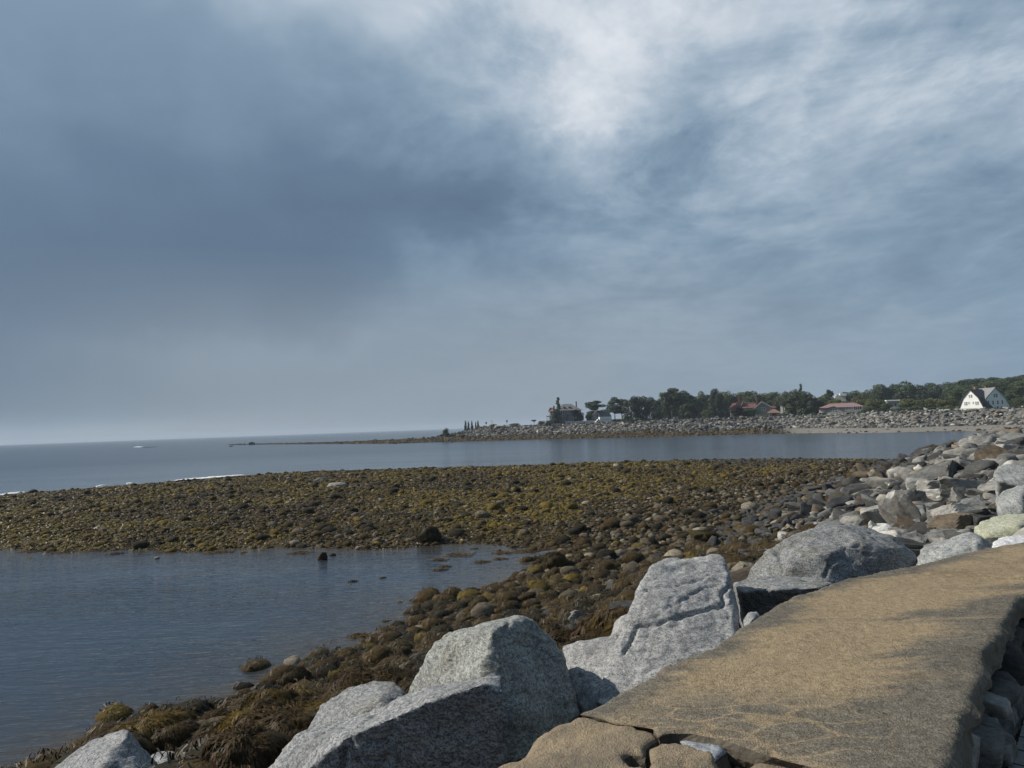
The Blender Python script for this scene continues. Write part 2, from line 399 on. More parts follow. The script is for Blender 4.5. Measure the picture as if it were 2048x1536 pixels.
    col = t.mix(.96, sky.outputs[0], sc.outputs[0])
    t.l(col, bg.inputs["Color"])
build_sky()
sun = bpy.data.lights.new("sun", 'SUN'); so = bpy.data.objects.new("sun", sun); COL.objects.link(so)
sun.energy = 5.0; sun.angle = R(.6); sun.color = (1, .93, .82)
sd = Vector((math.sin(SUN_AZ) * math.cos(SUN_EL), math.cos(SUN_AZ) * math.cos(SUN_EL), math.sin(SUN_EL)))
so.rotation_euler = sd.to_track_quat('Z', 'Y').to_euler()
# ------------------------------------------------------------------ rock shapes
def ico(sub):
    bm = bmesh.new(); bmesh.ops.create_icosphere(bm, subdivisions=sub, radius=1)
    V = np.array([v.co[:] for v in bm.verts]); F = np.array([[v.index for v in f.verts] for f in bm.faces]); bm.free(); return V, F
ICO = {k: ico(k) for k in (1, 2, 3, 4)}
def angular(seed, sub=3, cuts=9, rough=.05):
    """a broken stone: a ball cut flat by random planes, edges chipped by noise"""
    g = np.random.default_rng(seed); V, F = ICO[sub]; V = V.copy()
    r = np.full(len(V), 1.6)
    N = g.normal(size=(cuts, 3)); N /= np.linalg.norm(N, axis=1)[:, None]; nb = 6
    N = np.vstack([N, [[0, 0, 1], [0, 0, -1], [1, 0, .1], [-1, .1, 0], [0, 1, 0], [.1, -1, 0]] + g.normal(size=(6, 3)) * .24])
    N /= np.linalg.norm(N, axis=1)[:, None]
    H = np.concatenate([g.uniform(.62, 1.0, cuts), g.uniform(.45, .75, nb)])
    c = V @ N.T
    t = np.where(c > .05, H / np.maximum(c, .05), 9)
    r = np.minimum(r, t.min(1))
    P = V * r[:, None]
    P *= 1 + rough * fbm(P * 2.6 + seed, 4, seed)[:, None]
    P *= np.array([1, g.uniform(.55, .9), g.uniform(.35, .7)])
    return P / np.abs(P).max(), F
def rounded(seed, sub=3):
    g = np.random.default_rng(seed); V, F = ICO[sub]
    P = V * (1 + .30 * fbm(V * 1.2 + seed * 3.1, 2, seed) + .16 * fbm(V * 3.4 + seed, 3, seed + 5))[:, None]
    P = P * np.array([1, g.uniform(.65, .95), g.uniform(.5, .75)])
    return P / np.abs(P).max(), F
def rots(g, n, tilt):
    """n rotation matrices: any yaw, tilted by up to about `tilt` radians"""
    ya = g.uniform(0, 2 * np.pi, n); ta = g.normal(0, tilt, n); td = g.uniform(0, 2 * np.pi, n)
    cy, sy = np.cos(ya), np.sin(ya); Z = np.zeros(n); O = np.ones(n)
    Rz = np.stack([np.stack([cy, -sy, Z], 1), np.stack([sy, cy, Z], 1), np.stack([Z, Z, O], 1)], 1)
    k = np.stack([np.cos(td), np.sin(td), Z], 1); K = np.zeros((n, 3, 3))
    K[:, 0, 1], K[:, 0, 2], K[:, 1, 0], K[:, 1, 2], K[:, 2, 0], K[:, 2, 1] = -k[:, 2], k[:, 1], k[:, 2], -k[:, 0], -k[:, 1], k[:, 0]
    s, c = np.sin(ta)[:, None, None], np.cos(ta)[:, None, None]
    Rt = np.eye(3)[None] + s * K + (1 - c) * (K @ K)
    return Rt @ Rz
def mass(name, protos, which, Rm, pos, scale, col, mat, label, cat, smooth=False, jitter=.18):
    """many stones nobody could count, as ONE mesh"""
    Vs, Fs, Cs, off = [], [], [], 0
    for k, (P, F) in enumerate(protos):
        idx = np.nonzero(which == k)[0]
        if not len(idx): continue
        V = np.einsum('nij,vj->nvi', Rm[idx] * scale[idx][:, None, :] if scale.ndim == 2 else Rm[idx] * scale[idx][:, None, None], P) + pos[idx][:, None, :]
        Vs.append(V.reshape(-1, 3)); n = len(P)
        Fs.append((F[None] + (np.arange(len(idx)) * n)[:, None, None] + off).reshape(-1, 3))
        Cs.append(np.repeat(col[idx], n, 0)); off += n * len(idx)
    me = np_mesh(name, np.vstack(Vs), np.vstack(Fs), np.vstack(Cs), smooth)
    return tag(mesh_obj(name, me, mat), label, cat, kind="stuff")

M_ROCK = mat_rock("broken_stone", 'obj', 2.6, bump=.05)
M_ROCKA = mat_rock("broken_stone_mass", 'attr', 1.6, bump=.06)
M_COB = mat_rock("weedy_stone", 'obj', 5.0, True, bump=.16)
M_COBA = mat_rock("weedy_stone_mass", 'attr', 6.5, True, bump=.12)

# ------------------------------------------------------------------ seaweed that hangs over a stone
def ribbons(P, seed, n, ln=5, w=.045, cover=-.2, step=.1):
    """flat fronds that start on the upper side of a stone and lie down over it"""
    g = np.random.default_rng(seed); dirs = P / np.linalg.norm(P, axis=1)[:, None]; rad = np.linalg.norm(P, axis=1)
    def surf(u):
        i = (dirs @ u).argmax(); return rad[i]
    V, F, C = [], [], []
    for _ in range(n):
        u = g.normal(size=3); u /= np.linalg.norm(u)
        while u[2] < cover: u = g.normal(size=3); u /= np.linalg.norm(u)
        side = np.cross(u, g.normal(size=3)); c0 = g.uniform(.5, 1.2); tint = np.array([1, g.uniform(.78, 1.05), g.uniform(.5, 1)]) * c0
        b = len(V); lift = g.uniform(.004, .03)
        for k in range(ln):
            dn = np.array([0, 0, -1]) - u * (-u[2]); dn = dn / (np.linalg.norm(dn) + 1e-6)
            dn = dn + g.normal(size=3) * .28; dn -= u * (dn @ u); dn /= np.linalg.norm(dn) + 1e-6
            p = u * (surf(u) + lift + g.normal() * .008); s = np.cross(dn, u); s /= np.linalg.norm(s) + 1e-6
            ww = w * (1 - .65 * (k / (ln - 1)) ** 2) * g.uniform(.8, 1.2)
            V += [p + s * ww, p - s * ww]; C += [tint, tint]
            u = u + dn * step * g.uniform(.8, 1.3); u /= np.linalg.norm(u)
        for k in range(ln - 1): a = b + 2 * k; F.append((a, a + 1, a + 3, a + 2))
    return np.array(V), np.array(F), np.clip(np.array(C), 0, 2)
def mat_weed(name, c):
    m, nt, b = new_mat(name); t = NT(nt); v = coords(t, rand=True)
    k = t.n("ShaderNodeVertexColor", layer_name="Col").outputs["Color"]; oc = t.n("ShaderNodeObjectInfo").outputs["Color"]
    cc = t.mix(1.0, t.mix(1.0, oc, k, 'MULTIPLY'), t.ramp(t.noise(v, 2.2, 4), [(.35, (.55, .5, .45)), (.65, (1.35, 1.3, 1.1))]), 'MULTIPLY')
    t.l(cc, b.inputs["Base Color"]); b.inputs["Roughness"].default_value = .6; b.inputs["Specular IOR Level"].default_value = .2
    return m
M_WEED = mat_weed("rockweed", (1, 1, 1))
# ------------------------------------------------------------------ big granite boulders, each shaped by hand
def remeshed(name, hulls, voxel=.03, smooth=2):
    """hulls: lists of world points; their hulls are melted into one closed skin"""
    bm = bmesh.new()
    for pts in hulls:
        vs = [bm.verts.new(p) for p in pts]
        r = bmesh.ops.convex_hull(bm, input=vs)
        bad = [g for g in r["geom_interior"] if isinstance(g, bmesh.types.BMVert)]
        if bad: bmesh.ops.delete(bm, geom=bad, context='VERTS')
    me = bpy.data.meshes.new(name); bm.to_mesh(me); bm.free()
    o = bpy.data.objects.new(name, me); COL.objects.link(o)
    md = o.modifiers.new("r", 'REMESH'); md.mode = 'VOXEL'; md.voxel_size = voxel
    if smooth: s = o.modifiers.new("s", 'SMOOTH'); s.iterations = smooth; s.factor = .5
    dg = bpy.context.evaluated_depsgraph_get(); ev = o.evaluated_get(dg); m2 = bpy.data.meshes.new_from_object(ev)
    bpy.data.objects.remove(o); bpy.data.meshes.remove(me)
    return m2
def vnorm(me):
    n = np.zeros(len(me.vertices) * 3, np.float32); me.vertices.foreach_get("normal", n); return n.reshape(-1, 3).astype(float)
def pxpt(p): return at_d(*p)
def boulder(name, label, hulls, mat, back=.8, voxel=.026, seed=1, rough=1.0, grooves=(), smooth=1, drop=.5, steps=1.0):
    """hulls: lists of (px, py, depth) on the side that faces the camera; the far side is the same outline pulled in and set back,
    and the underside goes down into the ground"""
    hs = []
    for h in hulls:
        F = [pxpt(p) for p in h]; c = np.mean(F, 0); out = list(F)
        for p in F:
            v = (p - CAM); v /= np.linalg.norm(v); hv = np.array([v[0], v[1], 0]); hv /= np.linalg.norm(hv)
            q = c + (p - c) * .78 + v * back * .75; out.append(q)
            out.append(c + (p - c) * np.array([.55, .55, .35]) + v * back - np.array([0, 0, .1]))
            b = p + hv * back * .35; out.append(np.array([c[0] + (b[0] - c[0]) * .9, c[1] + (b[1] - c[1]) * .9, min(p[2], c[2]) - drop]))
        hs.append(out)
    me = remeshed(name, hs, voxel, smooth)
    V, T = get_arrays(me); V = V.astype(float); N = vnorm(me)
    big = fbm(V * 1.6 + seed * 7, 3, seed); mid = fbm(V * np.array([4, 4, 6.5]) + seed, 4, seed + 11)
    # flaking: the skin steps in and out along tilted sheets
    sh = V @ np.array([.35, .25, .9]) * 5.2 + 1.4 * fbm(V * 2.2 + seed, 3, seed + 31); fr = sh - np.floor(sh)
    tq = 3.2 * fbm(V * np.array([1.9, 1.9, 2.8]) + seed * 3, 3, seed + 41); fq = tq - np.floor(tq); ter = np.floor(tq) + sstep(.42, .58, fq)
    cr = 1 - np.abs(fbm(V * 3.1 + seed, 3, seed + 51)) * 4
    d = rough * (.026 * big + .006 * mid + .003 * fbm(V * 19, 3, seed + 3) + .013 * ter - .018 * np.clip(cr, 0, 1) ** 4) + steps * .008 * (sstep(0, .16, fr) * sstep(1, .25, fr) - .5)
    if grooves:
        px, py, dd = project(V)
        for pts, wpx, deep in grooves:
            L = np.array(pts, float); q = np.stack([px + 5 * fbm(V * 9, 2, 4), py + 5 * fbm(V * 9 + 5, 2, 9)], 1); s, _ = sd_line(q, L)
            toward = ((CAM - V) * N).sum(1) > 0
            d = d - np.where(toward, deep * np.exp(-(s / wpx) ** 2), 0)
    V = V + N * d[:, None]
    me.vertices.foreach_set("co", V.astype(np.float32).ravel()); me.update()
    c = np.array([V[:, 0].mean(), V[:, 1].mean(), V[:, 2].min()])
    me.vertices.foreach_set("co", (V - c).astype(np.float32).ravel()); me.update()
    me.polygons.foreach_set("use_smooth", np.ones(len(me.polygons), bool))
    o = mesh_obj(name, me, mat); o.location = c
    return tag(o, label, "boulder", "granite boulders below the seawall")
G_LIGHT = mat_granite("pale_granite", (.42, .42, .412), (.175, .177, .18), (.5, .5, .52))
G_GREEN = mat_granite("greenish_granite", (.36, .37, .345), (.115, .12, .112), (.40, .40, .40), (.80, .62, .42), .5, .75)
G_BLUE = mat_granite("blue_grey_granite", (.36, .367, .372), (.10, .104, .11), (.42, .42, .42), None)
G_MOSS = mat_granite("stained_granite", (.32, .327, .33), (.09, .093, .097), (.42, .40, .33), (.75, .66, .45))
BIGS = []
BIGS.append(boulder("granite_boulder", "long low granite boulder with bright sloping top at the photo's bottom edge", [
    [(505, 1560, 5.5), (600, 1476, 5.7), (700, 1437, 5.6), (800, 1397, 5.5), (900, 1366, 5.3), (985, 1346, 5.1), (1003, 1352, 5.0), (1012, 1380, 4.75),
     (600, 1550, 4.95), (700, 1468, 4.85), (860, 1402, 4.75), (960, 1366, 4.7), (1005, 1440, 4.75), (985, 1545, 4.85), (640, 1600, 5.15), (900, 1600, 5.0)]],
    G_BLUE, .7, .019, 3, .9, [([(690, 1500), (680, 1560)], 5, .05), ([(780, 1470), (770, 1530)], 8, .03)]))
BIGS.append(boulder("granite_boulder", "tall peaked granite boulder, its right half brown-stained and dark", [
    [(805, 1397, 6.4), (832, 1338, 6.5), (866, 1290, 6.6), (910, 1262, 6.6), (962, 1246, 6.5), (1012, 1238, 6.5), (1045, 1226, 6.6), (1062, 1233, 6.6), (1100, 1276, 6.6),
     (1130, 1320, 6.6), (1146, 1372, 6.5), (1152, 1410, 6.4), (1164, 1424, 6.3), (985, 1262, 6.0), (965, 1330, 5.75), (985, 1420, 5.5), (990, 1530, 5.2), (1090, 1510, 5.5), (830, 1500, 6.0)]],
    G_GREEN, .8, .02, 5, 1.0, [([(905, 1298), (898, 1330), (900, 1352), (895, 1372)], 2.5, .03), ([(1020, 1243), (1012, 1262)], 4, .03)]))
BIGS.append(boulder("granite_boulder", "tall pale slab with a curved crack, standing behind the concrete cap", [
    [(1299, 1130, 7.75), (1330, 1117, 7.95), (1440, 1108, 8.0), (1449, 1116, 7.9), (1463, 1160, 7.65), (1466, 1190, 7.5), (1480, 1218, 7.3), (1483, 1265, 7.0), (1478, 1320, 6.6),
     (1262, 1220, 7.3), (1232, 1272, 7.0), (1190, 1400, 6.35), (1240, 1440, 6.1), (1400, 1360, 6.4), (1340, 1250, 6.95)],
    [(1124, 1293, 7.4), (1160, 1284, 7.5), (1232, 1270, 7.4), (1255, 1290, 7.0), (1134, 1340, 7.1), (1144, 1392, 6.8), (1168, 1425, 6.5), (1210, 1420, 6.3), (1240, 1340, 6.7)]],
    G_LIGHT, .75, .02, 9, .7, [([(1462, 1170), (1444, 1185), (1448, 1200), (1436, 1214), (1400, 1222), (1350, 1236), (1290, 1248), (1270, 1252)], 3, .045),
                               ([(1268, 1258), (1246, 1302)], 2.6, .07), ([(1290, 1182), (1350, 1176), (1420, 1150)], 1.8, .02), ([(1330, 1220), (1390, 1185), (1430, 1172)], 1.8, .015)], steps=1.0))
BIGS.append(boulder("granite_boulder", "wide domed boulder with a mossy dark lower side, by the far bend of the cap", [
    [(1490, 1160, 9.9), (1500, 1130, 10.0), (1530, 1100, 10.1), (1575, 1073, 10.2), (1620, 1056, 10.3), (1680, 1049, 10.4), (1740, 1053, 10.4), (1792, 1071, 10.3), (1826, 1098, 10.1), (1846, 1128, 9.9),
     (1660, 1105, 9.3), (1580, 1120, 9.3), (1720, 1085, 9.6), (1790, 1092, 9.75), (1650, 1170, 8.95), (1560, 1185, 9.0), (1760, 1165, 9.3), (1835, 1150, 9.7)]],
    G_MOSS, 1.1, .036, 14, 1.1, [([(1720, 1088), (1690, 1095), (1688, 1110), (1660, 1128), (1650, 1150)], 4, .04), ([(1552, 1100), (1560, 1120)], 7, .07)]))
BIGS.append(boulder("granite_boulder", "flat-topped boulder with a black hollow under it, below the domed one", [
    [(1464, 1166, 8.6), (1500, 1157, 8.7), (1560, 1155, 8.8), (1620, 1158, 8.6), (1664, 1166, 8.3), (1482, 1184, 7.9), (1560, 1178, 7.7), (1640, 1176, 7.75), (1490, 1225, 8.1), (1590, 1215, 8.2)]],
    G_MOSS, .9, .026, 17, .8))
BIGS.append(boulder("granite_boulder", "small rounded stone in the dark gap beside the tall slab", [
    [(1484, 1240, 7.0), (1495, 1225, 7.1), (1515, 1223, 7.1), (1530, 1238, 7.0), (1526, 1256, 6.8), (1505, 1235, 6.75), (1490, 1262, 6.7)]], G_BLUE, .3, .018, 19, .5, drop=.15, steps=.4))
BIGS.append(boulder("granite_boulder", "smooth round-backed boulder tucked between the long low boulder and the weed", [
    [(612, 1456, 7.6), (640, 1416, 7.8), (700, 1375, 7.9), (750, 1361, 7.9), (790, 1363, 7.8), (812, 1390, 7.6), (700, 1425, 7.3), (760, 1400, 7.3), (780, 1450, 7.0), (680, 1490, 7.1)]],
    G_MOSS, .9, .03, 23, .8))
BIGS.append(boulder("granite_boulder", "wedge-shaped grey boulder at the water's edge in the photo's bottom corner", [
    [(85, 1560, 8.3), (140, 1508, 8.5), (195, 1476, 8.6), (246, 1456, 8.6), (266, 1462, 8.5), (296, 1502, 8.5), (330, 1545, 8.4), (257, 1463, 8.3), (222, 1498, 8.0), (190, 1560, 7.7), (290, 1580, 7.8)]],
    G_BLUE, .9, .032, 27, 1.0, [([(205, 1478), (222, 1482)], 4, .04)]))
BIGS.append(boulder("granite_boulder", "small blocky grey boulder between the wedge-shaped one and the seaweed", [
    [(298, 1512, 9.5), (318, 1503, 9.6), (346, 1503, 9.6), (360, 1516, 9.5), (372, 1545, 9.3), (330, 1525, 9.2), (305, 1560, 9.1)]], G_BLUE, .5, .03, 29, .8))
BIGS.append(boulder("granite_boulder", "light grey stone leaning on the left side of the tall slab", [
    [(1220, 1272, 8.3), (1228, 1242, 8.4), (1244, 1228, 8.4), (1266, 1226, 8.3), (1262, 1280, 8.0), (1240, 1255, 8.0)]], G_LIGHT, .4, .026, 31, .6, drop=.25))
BIGS.append(boulder("granite_boulder", "brown stone wedged under the wavy edge of the cap", [
    [(1300, 1362, 4.75), (1312, 1345, 4.8), (1330, 1330, 4.85), (1345, 1324, 4.85), (1340, 1345, 4.65), (1310, 1375, 4.6)]],
    mat_granite("brown_stone", (.2, .165, .135), (.1, .08, .065), (.6, .6, .6)), .3, .016, 37, .4, drop=.2, steps=.3))
G_SLATE = mat_granite("streaked_slate", (.40, .41, .40), (.17, .18, .18), (.5, .5, .48))
G_LICH = mat_granite("lichen_stone", (.46, .47, .37), (.27, .27, .21), (.75, .78, .5))
G_WHITE = mat_granite("white_stone", (.68, .68, .68), (.42, .43, .44), (.7, .7, .7))
BIGS.append(boulder("granite_boulder", "streaked grey slate block between the domed boulder and the cap", [
    [(1828, 1132, 9.6), (1842, 1098, 9.9), (1895, 1078, 10.1), (1945, 1062, 10.2), (1962, 1068, 10.1), (1990, 1095, 9.8), (1900, 1105, 9.4), (1955, 1080, 9.7), (1850, 1140, 9.2), (1960, 1120, 9.2)]],
    G_SLATE, .8, .034, 41, 1.0, steps=2.2))
BIGS.append(boulder("granite_boulder", "slab with yellow lichen on its top, above the slate block", [
    [(1945, 1058, 12.0), (1960, 1043, 12.4), (2010, 1032, 12.6), (2060, 1026, 12.6), (2085, 1045, 12.0), (1990, 1060, 11.5), (2040, 1052, 11.4), (1965, 1075, 11.5), (2050, 1080, 11.3)]],
    G_LICH, .9, .04, 43, .9, steps=1.6))
BIGS.append(boulder("granite_boulder", "white stone peeping over the far end of the concrete cap", [
    [(1980, 1090, 8.9), (1992, 1078, 9.1), (2012, 1071, 9.2), (2030, 1078, 9.1), (2060, 1066, 9.2), (2090, 1075, 9.0), (2040, 1096, 8.7), (1990, 1110, 8.7)]],
    G_WHITE, .5, .03, 47, .9))
BIGS.append(boulder("granite_boulder", "big dark grey block standing above the lichen slab at the edge of the photo", [
    [(1990, 1000, 14.0), (2015, 978, 14.4), (2060, 965, 14.5), (2110, 985, 14.2), (2100, 1030, 13.5), (2000, 1030, 13.5), (2040, 990, 13.6), (2050, 1035, 13.3)]],
    G_SLATE, 1.0, .045, 49, .9, steps=1.6))
BIGS.append(boulder("granite_boulder", "long layered grey slab lying in the pile above the dark grey block", [
    [(1985, 948, 17.5), (2000, 930, 18), (2035, 928, 18), (2045, 945, 17.8), (2110, 955, 17), (2100, 985, 16.6), (2040, 975, 16.8), (1990, 960, 17)]],
    G_SLATE, 1.2, .05, 51, .7, steps=2.4))

# ------------------------------------------------------------------ loose stones of the slope and the flats
def visible(P, m=90):
    px, py, d = project(P); return (d > 1) & (px > -m) & (px < 2048 + m) & (py < 1536 + m) & (py > 700)
Bc = np.array([np.array(o.location)[:2] for o in BIGS]); Br = np.array([max(o.dimensions[:2]) * .5 for o in BIGS])
def clear_of_bigs(x, y, r, k=.8):
    d = np.hypot(x[:, None] - Bc[None, :, 0], y[:, None] - Bc[None, :, 1]); return (d > (Br[None] * k + r[:, None] * .6)).all(1)
PAL = {'grey': (.155, .158, .155), 'pale': (.27, .265, .25), 'tan': (.20, .168, .13), 'dark': (.062, .063, .064), 'white': (.50, .495, .47), 'brown': (.075, .062, .047),
       'weed': (.066, .045, .017), 'olive': (.130, .094, .019), 'black': (.030, .025, .013), 'stone': (.135, .112, .080), 'light': (.28, .245, .19)}
ANG_LO = [angular(s, 2, 5, .05) for s in range(100, 110)]; ANG_2 = [angular(s, 2, 5, .05) for s in range(110, 122)]; ANG_3 = [angular(s, 3, 4, .045) for s in range(140, 152)]; ANG_1 = [angular(s, 1, 4, .06) for s in range(122, 136)]; RND_LO = [rounded(s, 2) for s in range(200, 210)]; RND_1 = [rounded(s, 1) for s in range(220, 228)]
ANG_HI = [angular(s, 4, 5, .04) for s in range(300, 312)]; RND_HI = [rounded(s, 4) for s in range(320, 328)]
ANG_ME = [np_mesh("rock", P, F, None, True) for P, F in ANG_HI]
RND_ME = [np_mesh("rock", P, F, None, True) for P, F in RND_HI]
for me in ANG_ME:
    me.polygons.foreach_set("use_smooth", np.zeros(len(me.polygons), bool)); me.materials.append(M_ROCK)
for me in RND_ME: me.materials.append(M_COB)
WEED_ME = []
for k, (P, F) in enumerate(RND_HI[:6]):
    V, Fq, C = ribbons(P, 60 + k, 1800, 5, .009, -.3, .075); me = np_mesh("seaweed", V, Fq, C); me.materials.append(M_WEED); WEED_ME.append(me)

def scatter_pile():
    """the riprap that carries the seawall, from beside the domed boulder to the far beach"""
    g = np.random.default_rng(11); n = 95000
    S = g.uniform(-1.5, 17, n); Tt = 14 + 250 * g.uniform(0, 1, n) ** 1.7
    ln = np.concatenate([[0], np.cumsum(np.hypot(*np.diff(CREST, axis=0).T))])
    t0 = ln[1]                                                     # zero beside the camera
    Tq = Tt + t0
    # smoothed line so that stones do not bunch at its bends
    cx, cy = np.interp(Tq, ln, CREST[:, 0]), np.interp(Tq, ln, CREST[:, 1])
    dx, dy = np.interp(Tq + 4, ln, CREST[:, 0]) - np.interp(Tq - 4, ln, CREST[:, 0]), np.interp(Tq + 4, ln, CREST[:, 1]) - np.interp(Tq - 4, ln, CREST[:, 1])
    L = np.hypot(dx, dy); x, y = cx - dy / L * S, cy + dx / L * S
    s, _ = sd_line(np.stack([x, y], 1), CREST)
    dens = np.clip(26 / np.hypot(x, y), .12, 1) ** 1.0
    big = np.clip(np.interp(s, [0, 6, 10, 17], [1.1, .95, .6, .36]), .3, 1.1)
    size = np.exp(g.normal(-1.38, .50, n)) * big * np.interp(np.hypot(x, y), [10, 25, 60], [.5, .72, 1.3])
    size = np.clip(size, .07, .85)
    keep = (g.uniform(0, 1, n) < dens) & (s > .25) & (s < 17)
    P = np.stack([x, y, np.zeros(n)], 1); P[:, 2] = zland(x, y)
    keep &= visible(P) & clear_of_bigs(x, y, size)
    x, y, s, size, P = x[keep], y[keep], s[keep], size[keep], P[keep]; n = len(x)
    dist = np.hypot(x, y)
    P[:, 2] += size * g.uniform(0, .62, n) * np.interp(s, [0, 12, 16], [1.15, .8, .3])
    names = np.array(list(PAL)); u = g.uniform(0, 1, n); kind = np.empty(n, object)
    sv = s + 1.3 + n2(x, y, .22, 3, 77) * 4.0
    for i in range(n):
        if sv[i] < 6.8: c = [('grey', .40), ('pale', .20), ('tan', .05), ('dark', .24), ('white', .05), ('brown', .06)]
        elif sv[i] < 10.5: c = [('grey', .20), ('pale', .03), ('tan', .02), ('dark', .60), ('brown', .13), ('stone', .02)]
        else: c = [('dark', .58), ('brown', .22), ('stone', .10), ('weed', .10)]
        a = 0
        for k, p in c:
            a += p
            if u[i] < a: break
        kind[i] = k
    col = np.array([PAL[k] for k in kind]) * g.uniform(.75, 1.2, n)[:, None]
    rank = np.argsort(-(size / dist) * np.where(visible(P, 0), 1, .01)); ind = rank[:300]; rest = np.setdiff1d(np.arange(n), ind)
    Rm = rots(g, n, .42)
    W = {'grey': "mid grey broken stone", 'pale': "pale grey broken stone", 'tan': "tan broken stone", 'dark': "dark slate stone", 'white': "white quartz stone", 'brown': "brown stained stone",
         'stone': "dull beige stone", 'weed': "stone with brown weed"}
    for i in ind:
        o = bpy.data.objects.new("riprap_rock", ANG_ME[g.integers(len(ANG_ME))]); COL.objects.link(o)
        sc = size[i] * np.array([1.15, g.uniform(.8, 1.1), g.uniform(.75, 1.15)])
        m = Matrix(Rm[i].tolist()).to_4x4(); o.matrix_world = Matrix.Translation(P[i]) @ m @ Matrix.Diagonal((*sc, 1)); o.color = (*col[i], 1)
        zone = "high on the rock pile beyond the cap" if sv[i] < 6.8 else "on the lower slope of the rock pile"
        tag(o, f"{W[kind[i]]} {zone}", "rock", f"{W[kind[i]]}s {zone}")
    wh = np.where(dist[rest] < 28, g.integers(0, 10, len(rest)), np.where(dist[rest] < 70, 10 + g.integers(0, 12, len(rest)), 22 + g.integers(0, 14, len(rest))))
    wh = np.where(size[rest] / dist[rest] > .0085, 36 + g.integers(0, 12, len(rest)), wh); print('hi', (wh > 35).sum())
    mass("riprap_rubble", ANG_LO + ANG_2 + ANG_1 + ANG_3, wh, Rm[rest], P[rest], size[rest], col[rest], M_ROCKA, "smaller and farther broken stones filling the rock pile", "rubble")
    print("pile", n, np.bincount(np.digitize(dist, [28, 70])))
scatter_pile()

